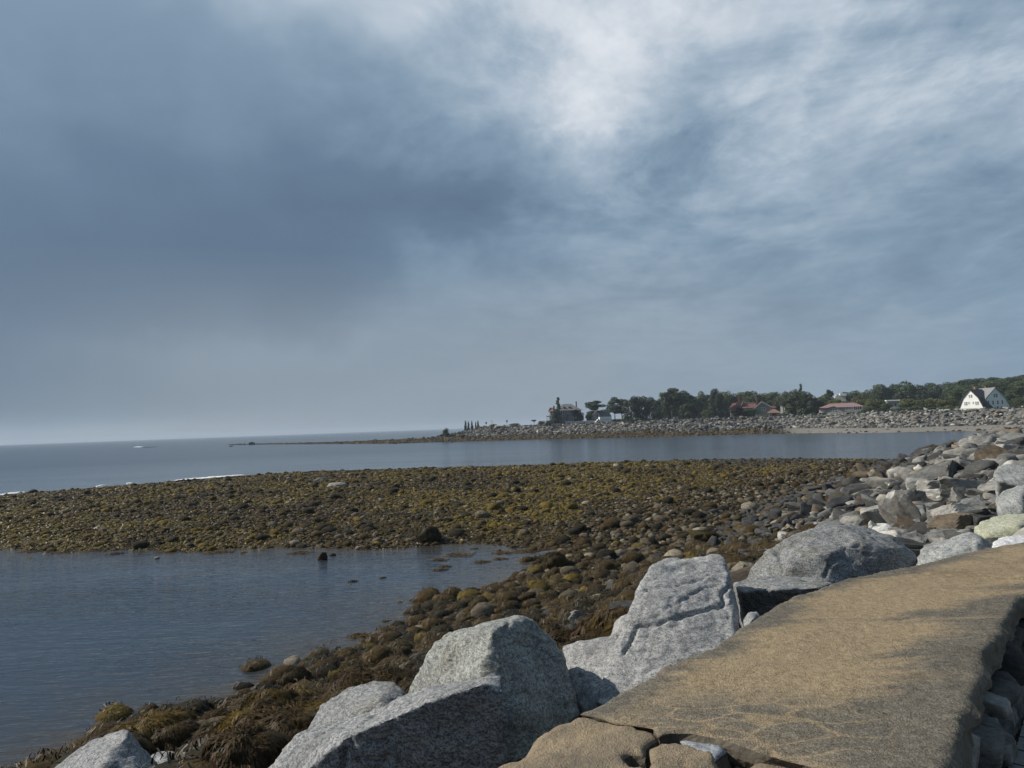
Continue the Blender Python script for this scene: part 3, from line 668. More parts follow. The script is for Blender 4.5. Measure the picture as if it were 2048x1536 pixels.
def scatter_flats():
    """weed-covered stones: the slope down to the pool and the flats between pool and sea"""
    g = np.random.default_rng(23)
    n = 620000
    r = np.exp(g.uniform(np.log(8), np.log(135), n)); th = g.uniform(R(-40), R(37), n); x, y = r * np.sin(th), r * np.cos(th)
    P2 = np.stack([x, y], 1); s, _ = sd_line(P2, CREST); z = zland(x, y)
    near = s < 26
    size = np.exp(g.normal(-2.6, .52, n)) * np.where(s < 22, np.interp(r, [20, 40], [1.75, 1.2]), np.interp(r, [30, 90], [1.0, 1.3]))
    rare = g.uniform(0, 1, n) < .02; size = np.where(rare, size * 3.2, size); size = np.clip(size, .05, .55)
    lim = np.where(s < 22, -.02, -.12)
    keep = (z > lim - .5 * size) & (z < 3.4) & (s > 4.2) & (g.uniform(0, 1, n) < np.interp(r, [8, 20, 60, 130], [.16, .26, .42, .62]))
    keep &= ~((z < -.02) & (g.uniform(0, 1, n) > .22))
    P = np.stack([x, y, z], 1); keep &= visible(P, 120)
    keep &= clear_of_bigs(x, y, size, .95)
    # the rock pile owns the slope farther along
    keep &= ~((s < 14.5) & (y > 26) & (x > 8))
    x, y, z, s, size, r, P = (a[keep] for a in (x, y, z, s, size, r, P)); n = len(x)
    P[:, 2] += size * np.where(s < 22, g.uniform(-.1, .35, n), g.uniform(-.25, .18, n))
    a, b = n2(x, y, .13, 4, 21), n2(x, y, .5, 3, 40); u = g.uniform(0, 1, n)
    bare = np.clip(.09 + .30 * sstep(.1, .5, b) + .38 * sstep(30, 16, s) * sstep(28, 42, y) * (x > 4) + .22 * sstep(9, 6, s), 0, .85) * np.where((s < 23) & (r < 26), .35, 1)
    yel = sstep(-.3, .2, a + .25 * b + .22 * sstep(-15, 25, x) - .2 * sstep(50, 42, y)) * sstep(18, 26, s)
    px, py, _ = project(P)
    edge = sstep(945, 925, py) * sstep(1250, 1450, px)
    kind = np.where(u < bare, np.where(g.uniform(0, 1, n) < .18, 'light', 'stone'), np.where(g.uniform(0, 1, n) < .06 + .7 * yel, 'olive', np.where(g.uniform(0, 1, n) < .3, 'black', 'weed')))
    kind = np.where((g.uniform(0, 1, n) < edge * .8), 'dark', kind)
    kind = np.where((size > .42) & (r > 35) & (g.uniform(0, 1, n) < .6), 'black', kind).astype(object)
    col = np.array([PAL[k] for k in kind]) * (g.uniform(.7, 1.25, n) * np.where(s < 22, .85, 1))[:, None]
    vis = visible(P, 0) & (P[:, 2] + size * .4 > 0)
    rank = np.argsort(-(size / r) * np.where(vis, 1, .01)); ind = rank[:297]; rest = np.setdiff1d(np.arange(n), ind)
    Rm = rots(g, n, .25); protos = RND_LO + RND_1
    W = {'weed': "stone under shaggy brown rockweed", 'olive': "stone under yellow-olive rockweed", 'black': "stone under nearly black weed", 'stone': "bare dull beige stone", 'light': "bare light stone", 'dark': "bare dark grey stone"}
    for i in ind:
        k = int(g.integers(6)); weedy = kind[i] in ('weed', 'olive', 'black')
        m = Matrix.Translation(P[i]) @ Matrix(Rm[i].tolist()).to_4x4() @ Matrix.Diagonal((size[i] * 1.1, size[i] * g.uniform(.9, 1.1), size[i] * g.uniform(.9, 1.25), 1))
        zone = "on the slope between boulders and pool" if s[i] < 20 else "on the flats beyond the pool"
        o = bpy.data.objects.new("seaweed_rock" if weedy else "beach_stone", RND_ME[k]); COL.objects.link(o); o.matrix_world = m
        o.color = (*(col[i] * (.8 if weedy else 1)), 1); tag(o, f"{W[kind[i]]} {zone}", "rock", W[kind[i]].replace("stone", "stones", 1) + " " + zone)
        if weedy:
            c = bpy.data.objects.new("seaweed", WEED_ME[k]); COL.objects.link(c); c.parent = o; c.color = (*(np.array([.058, .045, .02]) * g.uniform(.8, 1.3) if kind[i] == 'black' else np.clip(col[i], 0, 1)), 1)
    hi = (size[rest] / r[rest] > .0065)
    which = np.where(hi, g.integers(0, len(RND_LO), len(rest)), len(RND_LO) + g.integers(0, len(RND_1), len(rest)))
    pk = np.full(n, 99); pk[rest] = which
    mass("weedy_cobbles", protos, which, Rm[rest], P[rest], size[rest], col[rest], M_COBA, "countless weed-covered cobbles of the tidal flats and the shore slope", "cobbles", True)
    # tufts of weed on the smaller stones near the pool
    nz = rest[hi & ((r[rest] < 25) | ((r[rest] < 42) & (s[rest] < 23) & (size[rest] > .16))) & (size[rest] / r[rest] > .0045) & (np.isin(kind[rest], ['weed', 'olive', 'black']))]
    Vs, Fs, Cs, off = [], [], [], 0
    small = [ribbons(RND_LO[k][0], 90 + k, 80, 4, .020, -.2, .11) for k in range(len(RND_LO))]
    for i in nz:
        V, F, C = small[pk[i]]
        Vs.append(V @ (Rm[i] * size[i] * 1.02).T + P[i]); Fs.append(F + off); Cs.append(C * np.clip(col[i] * 1.05, 0, 1)); off += len(V)
    m, nt, b = new_mat("rockweed_mass"); t = NT(nt); t.l(t.n("ShaderNodeVertexColor", layer_name="Col").outputs["Color"], b.inputs["Base Color"]); b.inputs["Roughness"].default_value = .6
    tag(mesh_obj("rockweed", np_mesh("rockweed", np.vstack(Vs), np.vstack(Fs), np.vstack(Cs)), m), "brown rockweed draped over the cobbles at the pool's near edge", "seaweed", kind="stuff")
    print("flats", n, "hi", hi.sum(), "tufts", len(nz))
    # a shaggy carpet of weed between and over the stones
    n = 520000; r = np.exp(g.uniform(np.log(9), np.log(125), n)); th = g.uniform(R(-38), R(34), n); x, y = r * np.sin(th), r * np.cos(th); s, _ = sd_line(np.stack([x, y], 1), CREST); z = zland(x, y)
    a, b = n2(x, y, .13, 4, 21), n2(x, y, .5, 3, 40); P = np.stack([x, y, z], 1)
    k = (z > -.12) & (z < 1.7) & (s > 9) & visible(P, 60) & (g.uniform(0, 1, n) < np.interp(r, [9, 30, 60], [.9, .9, 1])) & (g.uniform(0, 1, n) > .75 * sstep(.15, .5, b)) & ~((s < 15) & (y > 30) & (x > 8))
    P, a, b, s, r = P[k], a[k], b[k], s[k], r[k]; n = len(P); L = np.interp(r, [10, 24, 40, 110], [.016, .028, .07, .14]) * g.uniform(.6, 1.5, n)
    P[:, 2] += g.uniform(0, .10, n) * np.interp(r, [10, 25, 60], [.2, .4, 1]); yaw = g.uniform(0, 6.28, n); e1 = np.stack([np.cos(yaw), np.sin(yaw), g.normal(0, .35, n) * np.interp(r, [20, 45], [.3, 1])], 1); e2 = np.stack([-np.sin(yaw), np.cos(yaw), g.normal(0, .45, n) * np.interp(r, [20, 45], [.3, 1])], 1) * .38
    V = np.stack([P - e1 * L[:, None], P + e2 * L[:, None], P + e1 * L[:, None], P - e2 * L[:, None]], 1).reshape(-1, 3)
    yel = sstep(-.3, .2, a + .25 * b + .22 * sstep(-15, 25, P[:, 0]) - .2 * sstep(50, 42, P[:, 1])) * sstep(18, 26, s); c = np.where((g.uniform(0, 1, n) < .12 + .78 * yel)[:, None], PAL['olive'], np.where((g.uniform(0, 1, n) < .25)[:, None], PAL['black'], PAL['weed'])) * g.uniform(.5, 1.5, n)[:, None]
    tag(mesh_obj("weed_carpet", np_mesh("weed_carpet", V, np.arange(4 * n).reshape(-1, 4), np.repeat(c, 4, 0)), m), "carpet of brown and olive rockweed over the tidal flats", "seaweed", kind="stuff")
scatter_flats()

def lone(name, label, px, py, wpx, hpx, colr, weed=True, z=0, hi=None, cat="rock"):
    """a rock one can pick out on its own: px, py is the middle of its foot"""
    p = at(px, py, z); d = p[1]; w = wpx / FPX * d / 2; h = hpx / FPX * d
    k = random.randrange(6); o = bpy.data.objects.new(name, (RND_ME if hi is None else ANG_ME)[k]); COL.objects.link(o)
    o.location = (p[0], p[1] + w * .8, z + h * .12); o.scale = (w, w * .9, h * 1.15); o.rotation_euler = (0, 0, random.uniform(-.4, .4)); o.color = (*colr, 1)
    tag(o, label, cat)
    if weed:
        c = bpy.data.objects.new("seaweed", WEED_ME[k]); COL.objects.link(c); c.parent = o; c.color = (*[x * 1.4 for x in colr], 1)
    return o
lone("seaweed_boulder", "big dark weed-draped boulder where the flats meet the pool", 857, 1090, 56, 42, (.03, .027, .016))
lone("seaweed_rock", "small dark round rock standing alone in the pool", 644, 1121, 20, 16, (.035, .03, .018))
lone("seaweed_rock", "flat brown rock in the pool beside the lone round one", 664, 1112, 15, 6, (.06, .045, .02))
lone("pebble_rock", "small pale wet rock alone in the pool near the frame's middle left", 311, 1118, 13, 5, (.3, .29, .27), False)
lone("pale_boulder", "pale bare boulder lying on the flats near the surf", 671, 978, 42, 14, (.30, .30, .29), False, .6)
lone("grey_boulder", "long low grey boulder just before the pale one on the flats", 640, 966, 34, 13, (.14, .14, .12), False, .6)
lone("seaweed_rock", "black round rock in the middle of the yellow flats", 1034, 985, 19, 13, (.022, .02, .014), True, .7)
lone("seaweed_rock", "dark rock on the bay edge of the flats", 1171, 936, 20, 8, (.03, .027, .02), True, .2)
lone("seaweed_rock", "black hump beside the surf at the frame's left edge", 60, 988, 24, 11, (.028, .024, .016), True, .3)
lone("seaweed_boulder", "large round weedy boulder at the pool edge below the beach cobbles", 1112, 1143, 66, 44, (.045, .034, .017), True, .1)
lone("seaweed_boulder", "square dark block with weed on top, behind the tall slab", 1420, 1088, 72, 32, (.05, .042, .018), True, 1.0, 1)
lone("seaweed_boulder", "dark weed-covered boulder standing in the pool edge above the long low boulder", 580, 1388, 86, 55, (.035, .027, .014), True, .1)
lone("sea_rock", "lone grey rock at the tip of the far point", 504, 889.5, 17, 8, (.07, .065, .06), False, 0, 1)
lone("sea_rock", "flat dark rock awash off the tip of the far point", 462, 893, 11, 2.2, (.03, .03, .03), False, 0, 1)
lone("sea_rock", "low dark ledge awash behind the lone grey rock", 478, 889, 26, 2, (.04, .04, .04), False, 0, 1)
lone("sea_rock", "dark square rock just off the far point's shore", 790, 887.5, 11, 6, (.05, .042, .03), False, 0, 1)
lone("sea_rock", "small dark rock off the far riprap shore", 904, 885.5, 6, 2.5, (.03, .03, .03), False, 0, 1)
lone("sea_rock", "low line of rock far out in the open sea", 292, 895, 40, 1.5, (.05, .05, .05), False, 0, 1)

def floating_weed():
    g = np.random.default_rng(41); protos = []
    for k in range(5):
        V, F, C = [], [], []
        for _ in range(170):
            p = np.clip(g.normal(size=2), -1.5, 1.5) * np.array([.42, .2]); a = g.uniform(0, 6.28); tint = np.array([1, .8, .45]) * g.uniform(.5, 1.6); b = len(V); w = g.uniform(.008, .02); zz = g.uniform(.005, .04) * math.exp(-(p @ p) * 4)
            for q in range(5):
                dr = np.array([math.cos(a), math.sin(a)]); nr = np.array([-dr[1], dr[0]]); z = zz * math.sin(q / 4 * 3.14) + .012
                V += [(*(p + nr * w), z), (*(p - nr * w), z + .008)]; C += [tint, tint]; p = p + dr * .06; a += g.normal() * .5
            F += [(b + 2 * q, b + 2 * q + 1, b + 2 * q + 3, b + 2 * q + 2) for q in range(4)]
        me = np_mesh("floating_seaweed", V, np.array(F), np.array(C)); me.materials.append(M_WEED); protos.append(me)
    spots = [(868, 1196, 70), (848, 1214, 40), (892, 1190, 50), (840, 1228, 30), (718, 1272, 40), (790, 1255, 36), (806, 1263, 40), (706, 1163, 16), (766, 1156, 12), (880, 1140, 26), (890, 1133, 22), (965, 1124, 28), (1000, 1118, 26), (1005, 1106, 36), (1050, 1103, 44),
             (1080, 1100, 30), (1030, 1160, 30), (1045, 1152, 30), (960, 1190, 46), (930, 1205, 40), (985, 1175, 40), (740, 1290, 50), (650, 1345, 44), (700, 1310, 40), (560, 1400, 40), (380, 1452, 40), (290, 1458, 56), (310, 1455, 40), (880, 1120, 30), (920, 1110, 50),
             (130, 1104, 34), (195, 1100, 44), (230, 1108, 28), (330, 1104, 30), (60, 1103, 40), (440, 1104, 50), (600, 1106, 40), (120, 1530, 40)]
    for px, py, w in spots:
        p = at(px, py, 0); s = w / FPX * p[1]
        o = bpy.data.objects.new("floating_seaweed", protos[int(g.integers(5))]); COL.objects.link(o); o.location = (p[0], p[1], 0); o.scale = (s * .8, s * 1.3, 1); o.rotation_euler = (0, 0, g.uniform(-.3, .3)); o.color = (.075, .055, .025, 1)
        tag(o, "thin brown patch of seaweed floating on the pool", "seaweed", "seaweed patches floating on the pool")
floating_weed()
# ------------------------------------------------------------------ the seawall: a rubble wall under a cracked concrete cap
def mat_cap(name, drift=True):
    m, nt, b = new_mat(name); t = NT(nt); v = coords(t)
    grain = t.noise(v, 130, 2, .8); mid = t.noise(v, 34, 4, .7); pat = t.noise(t.mapping(v, (.55, 2.1, 1), (0, 0, R(-4))), 1.25, 7, .6, .5)
    base = t.ramp(t.math('ADD', t.math('MULTIPLY', grain, .6), t.math('MULTIPLY', mid, .4)), [(.36, (.062, .055, .045)), (.5, (.15, .134, .108)), (.64, (.26, .234, .187))])
    sand = t.ramp(t.math('ADD', t.math('MULTIPLY', grain, .55), t.math('MULTIPLY', mid, .45)), [(.36, (.185, .140, .086)), (.5, (.315, .243, .152)), (.64, (.43, .342, .225))])
    if drift:
        # wind-blown sand lies thickest along the middle and seaward half of the cap
        at_ = t.n("ShaderNodeAttribute", attribute_name="mid").outputs["Fac"]
        k = t.mr(t.math('ADD', pat, t.math('MULTIPLY', at_, .20)), .46, .60)
        nt_ = t.n("ShaderNodeAttribute", attribute_name="net").outputs["Fac"]; k = t.math('MULTIPLY', k, t.mr(nt_, 0, 1, .92, .22)); c = t.mix(k, base, sand)
        # pale thin streaks and a cracked net of sand lines
        st = t.noise(t.mapping(v, (.35, 9, 1), (0, 0, R(-5))), 1.6, 3, .5)
        c = t.mix(t.math('MULTIPLY', t.mr(st, .66, .70), .55), c, sand)
        vo = t.n("ShaderNodeTexVoronoi", feature='DISTANCE_TO_EDGE'); vo.inputs["Scale"].default_value = 5.0
        wv = t.n("ShaderNodeVectorMath", operation='ADD'); t.l(t.mapping(v, (.75, 1.7, 1), (0, 0, R(-8))), wv.inputs[0])
        nz = t.n("ShaderNodeTexNoise"); nz.inputs["Scale"].default_value = 3; t.l(v, nz.inputs["Vector"])
        sc = t.n("ShaderNodeVectorMath", operation='SCALE'); sc.inputs["Scale"].default_value = .35; t.l(nz.outputs["Color"], sc.inputs[0]); t.l(sc.outputs[0], wv.inputs[1]); t.l(wv.outputs[0], vo.inputs["Vector"])
        net = t.math('MULTIPLY', t.mr(vo.outputs["Distance"], .075, .012), t.n("ShaderNodeAttribute", attribute_name="net").outputs["Fac"])
        c = t.mix(t.math('MULTIPLY', net, .85), c, sand)
        dk = t.noise(t.mapping(v, (.8, 2.6, 1)), .9, 6, .62)
        c = t.mix(t.math('MULTIPLY', t.mr(dk, .55, .68), .55), c, t.mix(1.0, c, (.52, .52, .54), 'MULTIPLY'))
    else:
        c = t.mix(t.mr(t.noise(v, 4, 6, .6), .4, .62), t.mix(.6, base, (.22, .175, .125)), t.mix(.5, sand, (.30, .24, .17)))
    t.l(c, b.inputs["Base Color"]); b.inputs["Roughness"].default_value = .92; b.inputs["Specular IOR Level"].default_value = .12
    n1 = t.bump(t.math('ADD', grain, t.math('MULTIPLY', mid, .8)), .8, .012, None); t.bump(t.noise(v, 9, 6, .65), .5, .03, b, n1)
    return m
M_CAP = mat_cap("sandy_concrete"); M_CHUNK = mat_cap("broken_concrete", False)
M_FACE = mat_plain("shaded_concrete_face", (.105, .090, .070), .95, .55, 22, .03)  # dark tone paints shade onto the slabs' sides and broken faces
def refine(L, step, amp=0, seed=0, closed=True):
    L = np.asarray(L, float); Q = np.vstack([L, L[:1]]) if closed else L
    out = []
    for a, b in zip(Q[:-1], Q[1:]):
        n = max(1, int(np.hypot(*(b - a)) / (step if min(np.hypot(*a), np.hypot(*b)) < 9 else .35)))
        for k in range(n): out.append(a + (b - a) * k / n)
    if not closed: out.append(Q[-1])
    out = np.array(out)
    if amp:
        f = np.stack([out[:, 0] * 6, out[:, 1] * 6, np.full(len(out), seed)], 1); out = out + amp * np.stack([fbm(f, 4, seed), fbm(f + 9, 4, seed + 3)], 1)
    return out
def slab(name, poly, z, thick, step, mat, parent=None, rough=.012, rnd=.05, seed=1, tilt=(0, 0), edge=.015, grooves=(), side=.03, round_of=None, fine_to=9.0):
    """a slab of concrete with a worn top, rounded or broken rim and rough sides; poly in metres, seen from above"""
    E = refine(poly, step, edge, seed); n = len(E)
    lo, hi = E.min(0), np.minimum(E.max(0), fine_to)
    gx, gy = np.meshgrid(np.arange(lo[0], hi[0], step), np.arange(lo[1], hi[1], step)); G = np.stack([gx.ravel(), gy.ravel()], 1) + rng.uniform(-.3, .3, (gx.size, 2)) * step
    G = G[inside(G, E)]; d = sd_poly(G, E) if len(G) else np.zeros(0)
    G = G[d > step * .45]
    pts = [Vector(p) for p in np.vstack([E, G])]
    r = geometry.delaunay_2d_cdt(pts, [(i, (i + 1) % n) for i in range(n)], [], 1, 1e-5)
    V2 = np.array([p[:] for p in r[0]]); T = [list(f) for f in r[2]]
    d = sd_poly(V2, E); c = V2.mean(0)
    if round_of is None: rr = np.full(len(V2), rnd)
    else: rr = round_of(V2)
    e = np.clip(1 - np.abs(d) / rr, 0, 1)
    zz = z - rr * .7 * (1 - np.sqrt(np.clip(1 - e ** 2, 0, 1))) + rough * n2(V2[:, 0], V2[:, 1], 2.2, 4, seed) + rough * .35 * n2(V2[:, 0], V2[:, 1], 14, 3, seed + 2)
    zz = zz + (V2[:, 0] - c[0]) * tilt[0] + (V2[:, 1] - c[1]) * tilt[1]
    for L, w, deep in grooves:
        q = V2 + .02 * np.stack([n2(V2[:, 0], V2[:, 1], 8, 3, 5), n2(V2[:, 0], V2[:, 1], 8, 3, 6)], 1); s, _ = sd_line(q, np.asarray(L)); zz = zz - deep * np.exp(-(s / w) ** 2)
    V = [np.array([*p, h]) for p, h in zip(V2, zz)]
    # rim: walk the outer edge downwards
    from collections import Counter
    cnt = Counter()
    for f in T:
        for a, b in zip(f, f[1:] + f[:1]): cnt[(min(a, b), max(a, b))] += 1
    levels = 6
    ed = np.array([(a, b) for f in T for a, b in zip(f, f[1:] + f[:1]) if cnt[(min(a, b), max(a, b))] == 1])
    B = np.unique(ed); pos = np.full(len(V), -1); pos[B] = np.arange(len(B)); V = np.array(V); rows = [B]; extra = []
    for k in range(1, levels + 1):
        p = V[B].copy(); p[:, 2] -= thick * k / levels; q5 = np.stack([p[:, 0] * 5, p[:, 1] * 5, p[:, 2] * 11 + seed], 1)
        p[:, :2] += side * 1.3 * np.stack([fbm(q5, 3, 70), fbm(q5, 3, 90)], 1)
        extra.append(p); rows.append(len(V) + (k - 1) * len(B) + np.arange(len(B)))
    V = np.vstack([V] + extra); ia, ib = pos[ed[:, 0]], pos[ed[:, 1]]
    Q = np.vstack([np.stack([rows[k][ib], rows[k][ia], rows[k + 1][ia], rows[k + 1][ib]], 1) for k in range(levels)])
    T3 = [f for f in T if len(f) == 3]
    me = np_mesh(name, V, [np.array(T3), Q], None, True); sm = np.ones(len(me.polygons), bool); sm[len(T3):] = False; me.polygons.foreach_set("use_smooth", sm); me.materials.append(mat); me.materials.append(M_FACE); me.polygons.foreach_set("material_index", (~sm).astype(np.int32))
    o = mesh_obj(name, me, mat, parent)
    return o, me, V
wall = empty("seawall"); tag(wall, "low rubble-stone seawall with a cracked sandy concrete cap", "seawall")
beyond_l = np.array([(7.6, 10.2), (14, 19.5), (25, 36)]); beyond_r = np.array([(26, 35.3), (14.9, 18.9), (8.5, 9.5), (5.6, 6.1)])
crack = line([(1890, 1600), (1760, 1566), (1690, 1549), (1622, 1531), (1562, 1513), (1502, 1491), (1440, 1473), (1395, 1467), (1347, 1464), (1322, 1471), (1311, 1454), (1240, 1444), (1200, 1430), (1160, 1423)], WALL_Z)
cap_poly = np.vstack([cap_left, beyond_l[:2], beyond_r[-3:], cap_right, crack[:-1]])
def cap_round(P):
    # the two long edges are worn round; the break across the wall is sharp
    s, _ = sd_line(P, crack); return np.where(np.abs(s) < .12, .008, .022)
joint = line([(1785, 1143), (1860, 1150), (1960, 1155), (2060, 1157)], WALL_Z)
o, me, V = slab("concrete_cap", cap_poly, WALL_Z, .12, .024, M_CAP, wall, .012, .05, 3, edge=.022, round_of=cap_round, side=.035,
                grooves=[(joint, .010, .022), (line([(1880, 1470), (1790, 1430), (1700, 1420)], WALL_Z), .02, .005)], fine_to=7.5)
sl, tl = sd_line(V[:, :2], np.vstack([cap_left, beyond_l])); a = me.attributes.new("mid", 'FLOAT', 'POINT')
s2, _ = sd_line(V[:, :2], np.vstack([cap_left, beyond_l])); w_ = np.clip(-s2, 0, 1.3)
a.data.foreach_set("value", (sstep(-.05, .3, w_) * sstep(1.15, .5, w_) * 1.5 - .62).astype(np.float32))
px, py, _ = project(V); q0 = at(1500, 1450, WALL_Z); a = me.attributes.new("net", 'FLOAT', 'POINT')
a.data.foreach_set("value", sstep(.62, .28, np.hypot(V[:, 0] - q0[0], (V[:, 1] - q0[1]) * 1.3)).astype(np.float32))
# the mortar core below the cap, and the stones of the landward face
core_l = refine(np.vstack([[(-6.5, -5), (-2.2, .0), (-.85, 1.55)], cap_left]), .25, 0, 0, False); core_r = refine(np.vstack([cap_right, [(.72, 1.6), (-.35, .2), (-4.5, -5)]]), .25, 0, 0, False)
ll = refine(np.vstack([[(-6.4, -5)], [(-2.1, 0)], [(-.55, 1.95)], cap_left, beyond_l]), .2, .02, 5, False); rr_ = refine(np.vstack([beyond_r, cap_right, [(.72, 1.6), (-.35, .2), (-4.5, -5)]]), .2, .02, 6, False)
core = np.vstack([ll, rr_]); cc = core.copy()
from mathutils.geometry import tessellate_polygon
zt, zb = WALL_Z - .118, 3.5
def inset(P, d):
    t = np.roll(P, -1, 0) - np.roll(P, 1, 0); t /= np.hypot(t[:, 0], t[:, 1])[:, None] + 1e-9; return P + d * np.stack([t[:, 1], -t[:, 0]], 1)
ci = inset(core, .07); n = len(ci)
tri = [t_ for t_ in tessellate_polygon([[Vector((*p, 0)) for p in ci]])]
Vc = np.vstack([np.c_[ci, np.full(n, zt)], np.c_[ci, np.full(n, zb)]]); Qc = np.array([(i, (i + 1) % n, (i + 1) % n + n, i + n) for i in range(n)])
mesh_obj("mortar_core", np_mesh("mortar_core", Vc, [np.array(tri), Qc]), mat_plain("old_mortar", (.085, .08, .072), .95, .4, 12, .06), wall)
def face_stones():
    g = np.random.default_rng(5); L = np.vstack([beyond_r[-3:], cap_right, [(.72, 1.6), (-.35, .2)]]); seg = np.hypot(*np.diff(L, axis=0).T); ln = np.concatenate([[0], np.cumsum(seg)])
    Vs, Fs, Cs, off = [], [], [], 0; protos = [angular(s, 3, 7, .08) for s in range(400, 410)]
    for row, zc in enumerate((4.97, 5.16, 4.82)):
        p = g.uniform(0, .2)
        while p < ln[-1]:
            w = g.uniform(.08, .2); p += w
            x, y = np.interp(p, ln, L[:, 0]), np.interp(p, ln, L[:, 1]); x2, y2 = np.interp(p + .05, ln, L[:, 0]), np.interp(p + .05, ln, L[:, 1]); a = math.atan2(y2 - y, x2 - x)
            k = int(g.integers(10)); P, F = protos[k]; nrm = np.array([math.sin(a), -math.cos(a)]) * -1
            c, s = math.cos(a), math.sin(a); Rz = np.array([[c, -s, 0], [s, c, 0], [0, 0, 1]])
            inn = g.uniform(-.01, .06)
            q = (P * np.array([w * 1.08, .13, g.uniform(.13, .19)])) @ Rz.T + np.array([x + nrm[0] * -inn, y + nrm[1] * -inn, zc + g.uniform(-.04, .05)])
            Vs.append(q); Fs.append(F + off); off += len(q); cb = [(.11, .11, .105), (.17, .165, .155), (.08, .075, .07), (.24, .235, .22), (.16, .12, .08)][g.choice(5, p=[.36, .22, .24, .08, .10])]
            Cs.append(np.tile(np.array(cb) * g.uniform(.8, 1.2), (len(q), 1))); p += w * .92
    mesh_obj("stone_face", np_mesh("stone_face", np.vstack(Vs), np.vstack(Fs), np.vstack(Cs)), mat_rock("wall_stone", 'attr', 9, bump=.03), wall)
face_stones()
# the broken end of the cap, lying in separate pieces
def piece(name, pts, z, thick, label, cat, mat=None, tilt=(0, 0), rnd=.02, seed=1, rough=.012, edge=.014, **k):
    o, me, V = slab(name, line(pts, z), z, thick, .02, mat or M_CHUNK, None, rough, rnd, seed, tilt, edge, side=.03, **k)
    if "mid" not in me.attributes: pass
    return tag(o, label, cat)
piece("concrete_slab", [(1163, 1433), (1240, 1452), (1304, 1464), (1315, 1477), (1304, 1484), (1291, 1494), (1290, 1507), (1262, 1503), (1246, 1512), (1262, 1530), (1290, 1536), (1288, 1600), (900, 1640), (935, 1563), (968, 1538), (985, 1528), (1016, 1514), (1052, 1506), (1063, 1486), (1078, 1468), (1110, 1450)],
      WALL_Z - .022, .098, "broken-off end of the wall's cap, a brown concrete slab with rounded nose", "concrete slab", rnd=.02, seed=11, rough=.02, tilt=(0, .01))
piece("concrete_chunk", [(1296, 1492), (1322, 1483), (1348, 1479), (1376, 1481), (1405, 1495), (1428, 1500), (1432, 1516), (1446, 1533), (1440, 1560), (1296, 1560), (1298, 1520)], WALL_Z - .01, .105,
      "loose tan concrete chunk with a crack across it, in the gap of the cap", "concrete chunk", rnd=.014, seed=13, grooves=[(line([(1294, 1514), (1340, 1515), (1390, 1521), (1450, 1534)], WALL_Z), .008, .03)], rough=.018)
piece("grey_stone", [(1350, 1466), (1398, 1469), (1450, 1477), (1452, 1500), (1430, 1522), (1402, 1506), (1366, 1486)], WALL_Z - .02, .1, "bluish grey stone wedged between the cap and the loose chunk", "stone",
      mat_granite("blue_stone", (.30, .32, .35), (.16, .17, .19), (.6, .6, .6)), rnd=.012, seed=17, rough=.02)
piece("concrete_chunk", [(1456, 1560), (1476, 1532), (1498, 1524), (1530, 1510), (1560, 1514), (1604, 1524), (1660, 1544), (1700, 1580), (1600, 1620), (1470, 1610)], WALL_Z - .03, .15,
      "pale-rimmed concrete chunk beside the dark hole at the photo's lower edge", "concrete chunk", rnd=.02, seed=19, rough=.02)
def rubble_bed():
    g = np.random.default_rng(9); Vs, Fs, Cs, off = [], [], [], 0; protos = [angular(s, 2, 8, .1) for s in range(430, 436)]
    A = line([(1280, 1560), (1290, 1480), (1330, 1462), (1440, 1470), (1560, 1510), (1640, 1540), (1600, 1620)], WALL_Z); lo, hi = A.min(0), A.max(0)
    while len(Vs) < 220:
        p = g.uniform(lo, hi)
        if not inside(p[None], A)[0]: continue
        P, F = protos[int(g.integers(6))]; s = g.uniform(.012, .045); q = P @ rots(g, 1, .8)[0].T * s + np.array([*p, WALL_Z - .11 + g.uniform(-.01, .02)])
        Vs.append(q); Fs.append(F + off); off += len(q); Cs.append(np.tile(np.array([.075, .058, .040]) * g.uniform(.5, 1.5), (len(q), 1)))  # crumb colour darkened: the hole's shade is painted in
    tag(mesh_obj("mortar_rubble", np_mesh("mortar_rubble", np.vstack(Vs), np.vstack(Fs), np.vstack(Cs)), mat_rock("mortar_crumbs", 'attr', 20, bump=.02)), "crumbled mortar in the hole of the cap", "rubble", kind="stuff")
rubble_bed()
# paved path on the landward side
pl = np.vstack([[(-4.6, -5.2), (-.3, .15), (.80, 1.6)], cap_right[::-1] + (.02, -.03), beyond_r[::-1]]); pr = np.array([(30, 28), (14, 4), (6, -8)])
pp = np.vstack([pl, pr]); tr = tessellate_polygon([[Vector((*p, 0)) for p in pp]])
mp, nt, b = new_mat("paving"); t = NT(nt); v = coords(t); br = t.n("ShaderNodeTexBrick"); br.inputs["Scale"].default_value = 1.4; br.inputs["Mortar Size"].default_value = .012; t.l(t.mapping(v, (1, 1, 1), (0, 0, R(50))), br.inputs["Vector"])
br.inputs["Color1"].default_value = (.26, .255, .24, 1); br.inputs["Color2"].default_value = (.21, .21, .20, 1); br.inputs["Mortar"].default_value = (.03, .03, .03, 1)
t.l(t.mix(1.0, br.outputs["Color"], t.ramp(t.noise(v, 40, 5, .7), [(.3, (.6, .6, .6)), (.7, (1.3, 1.3, 1.3))]), 'MULTIPLY'), b.inputs["Base Color"]); b.inputs["Roughness"].default_value = .9
tag(mesh_obj("path", np_mesh("path", np.c_[pp, np.full(len(pp), 4.86)], np.array(tr)), mp), kind="structure")
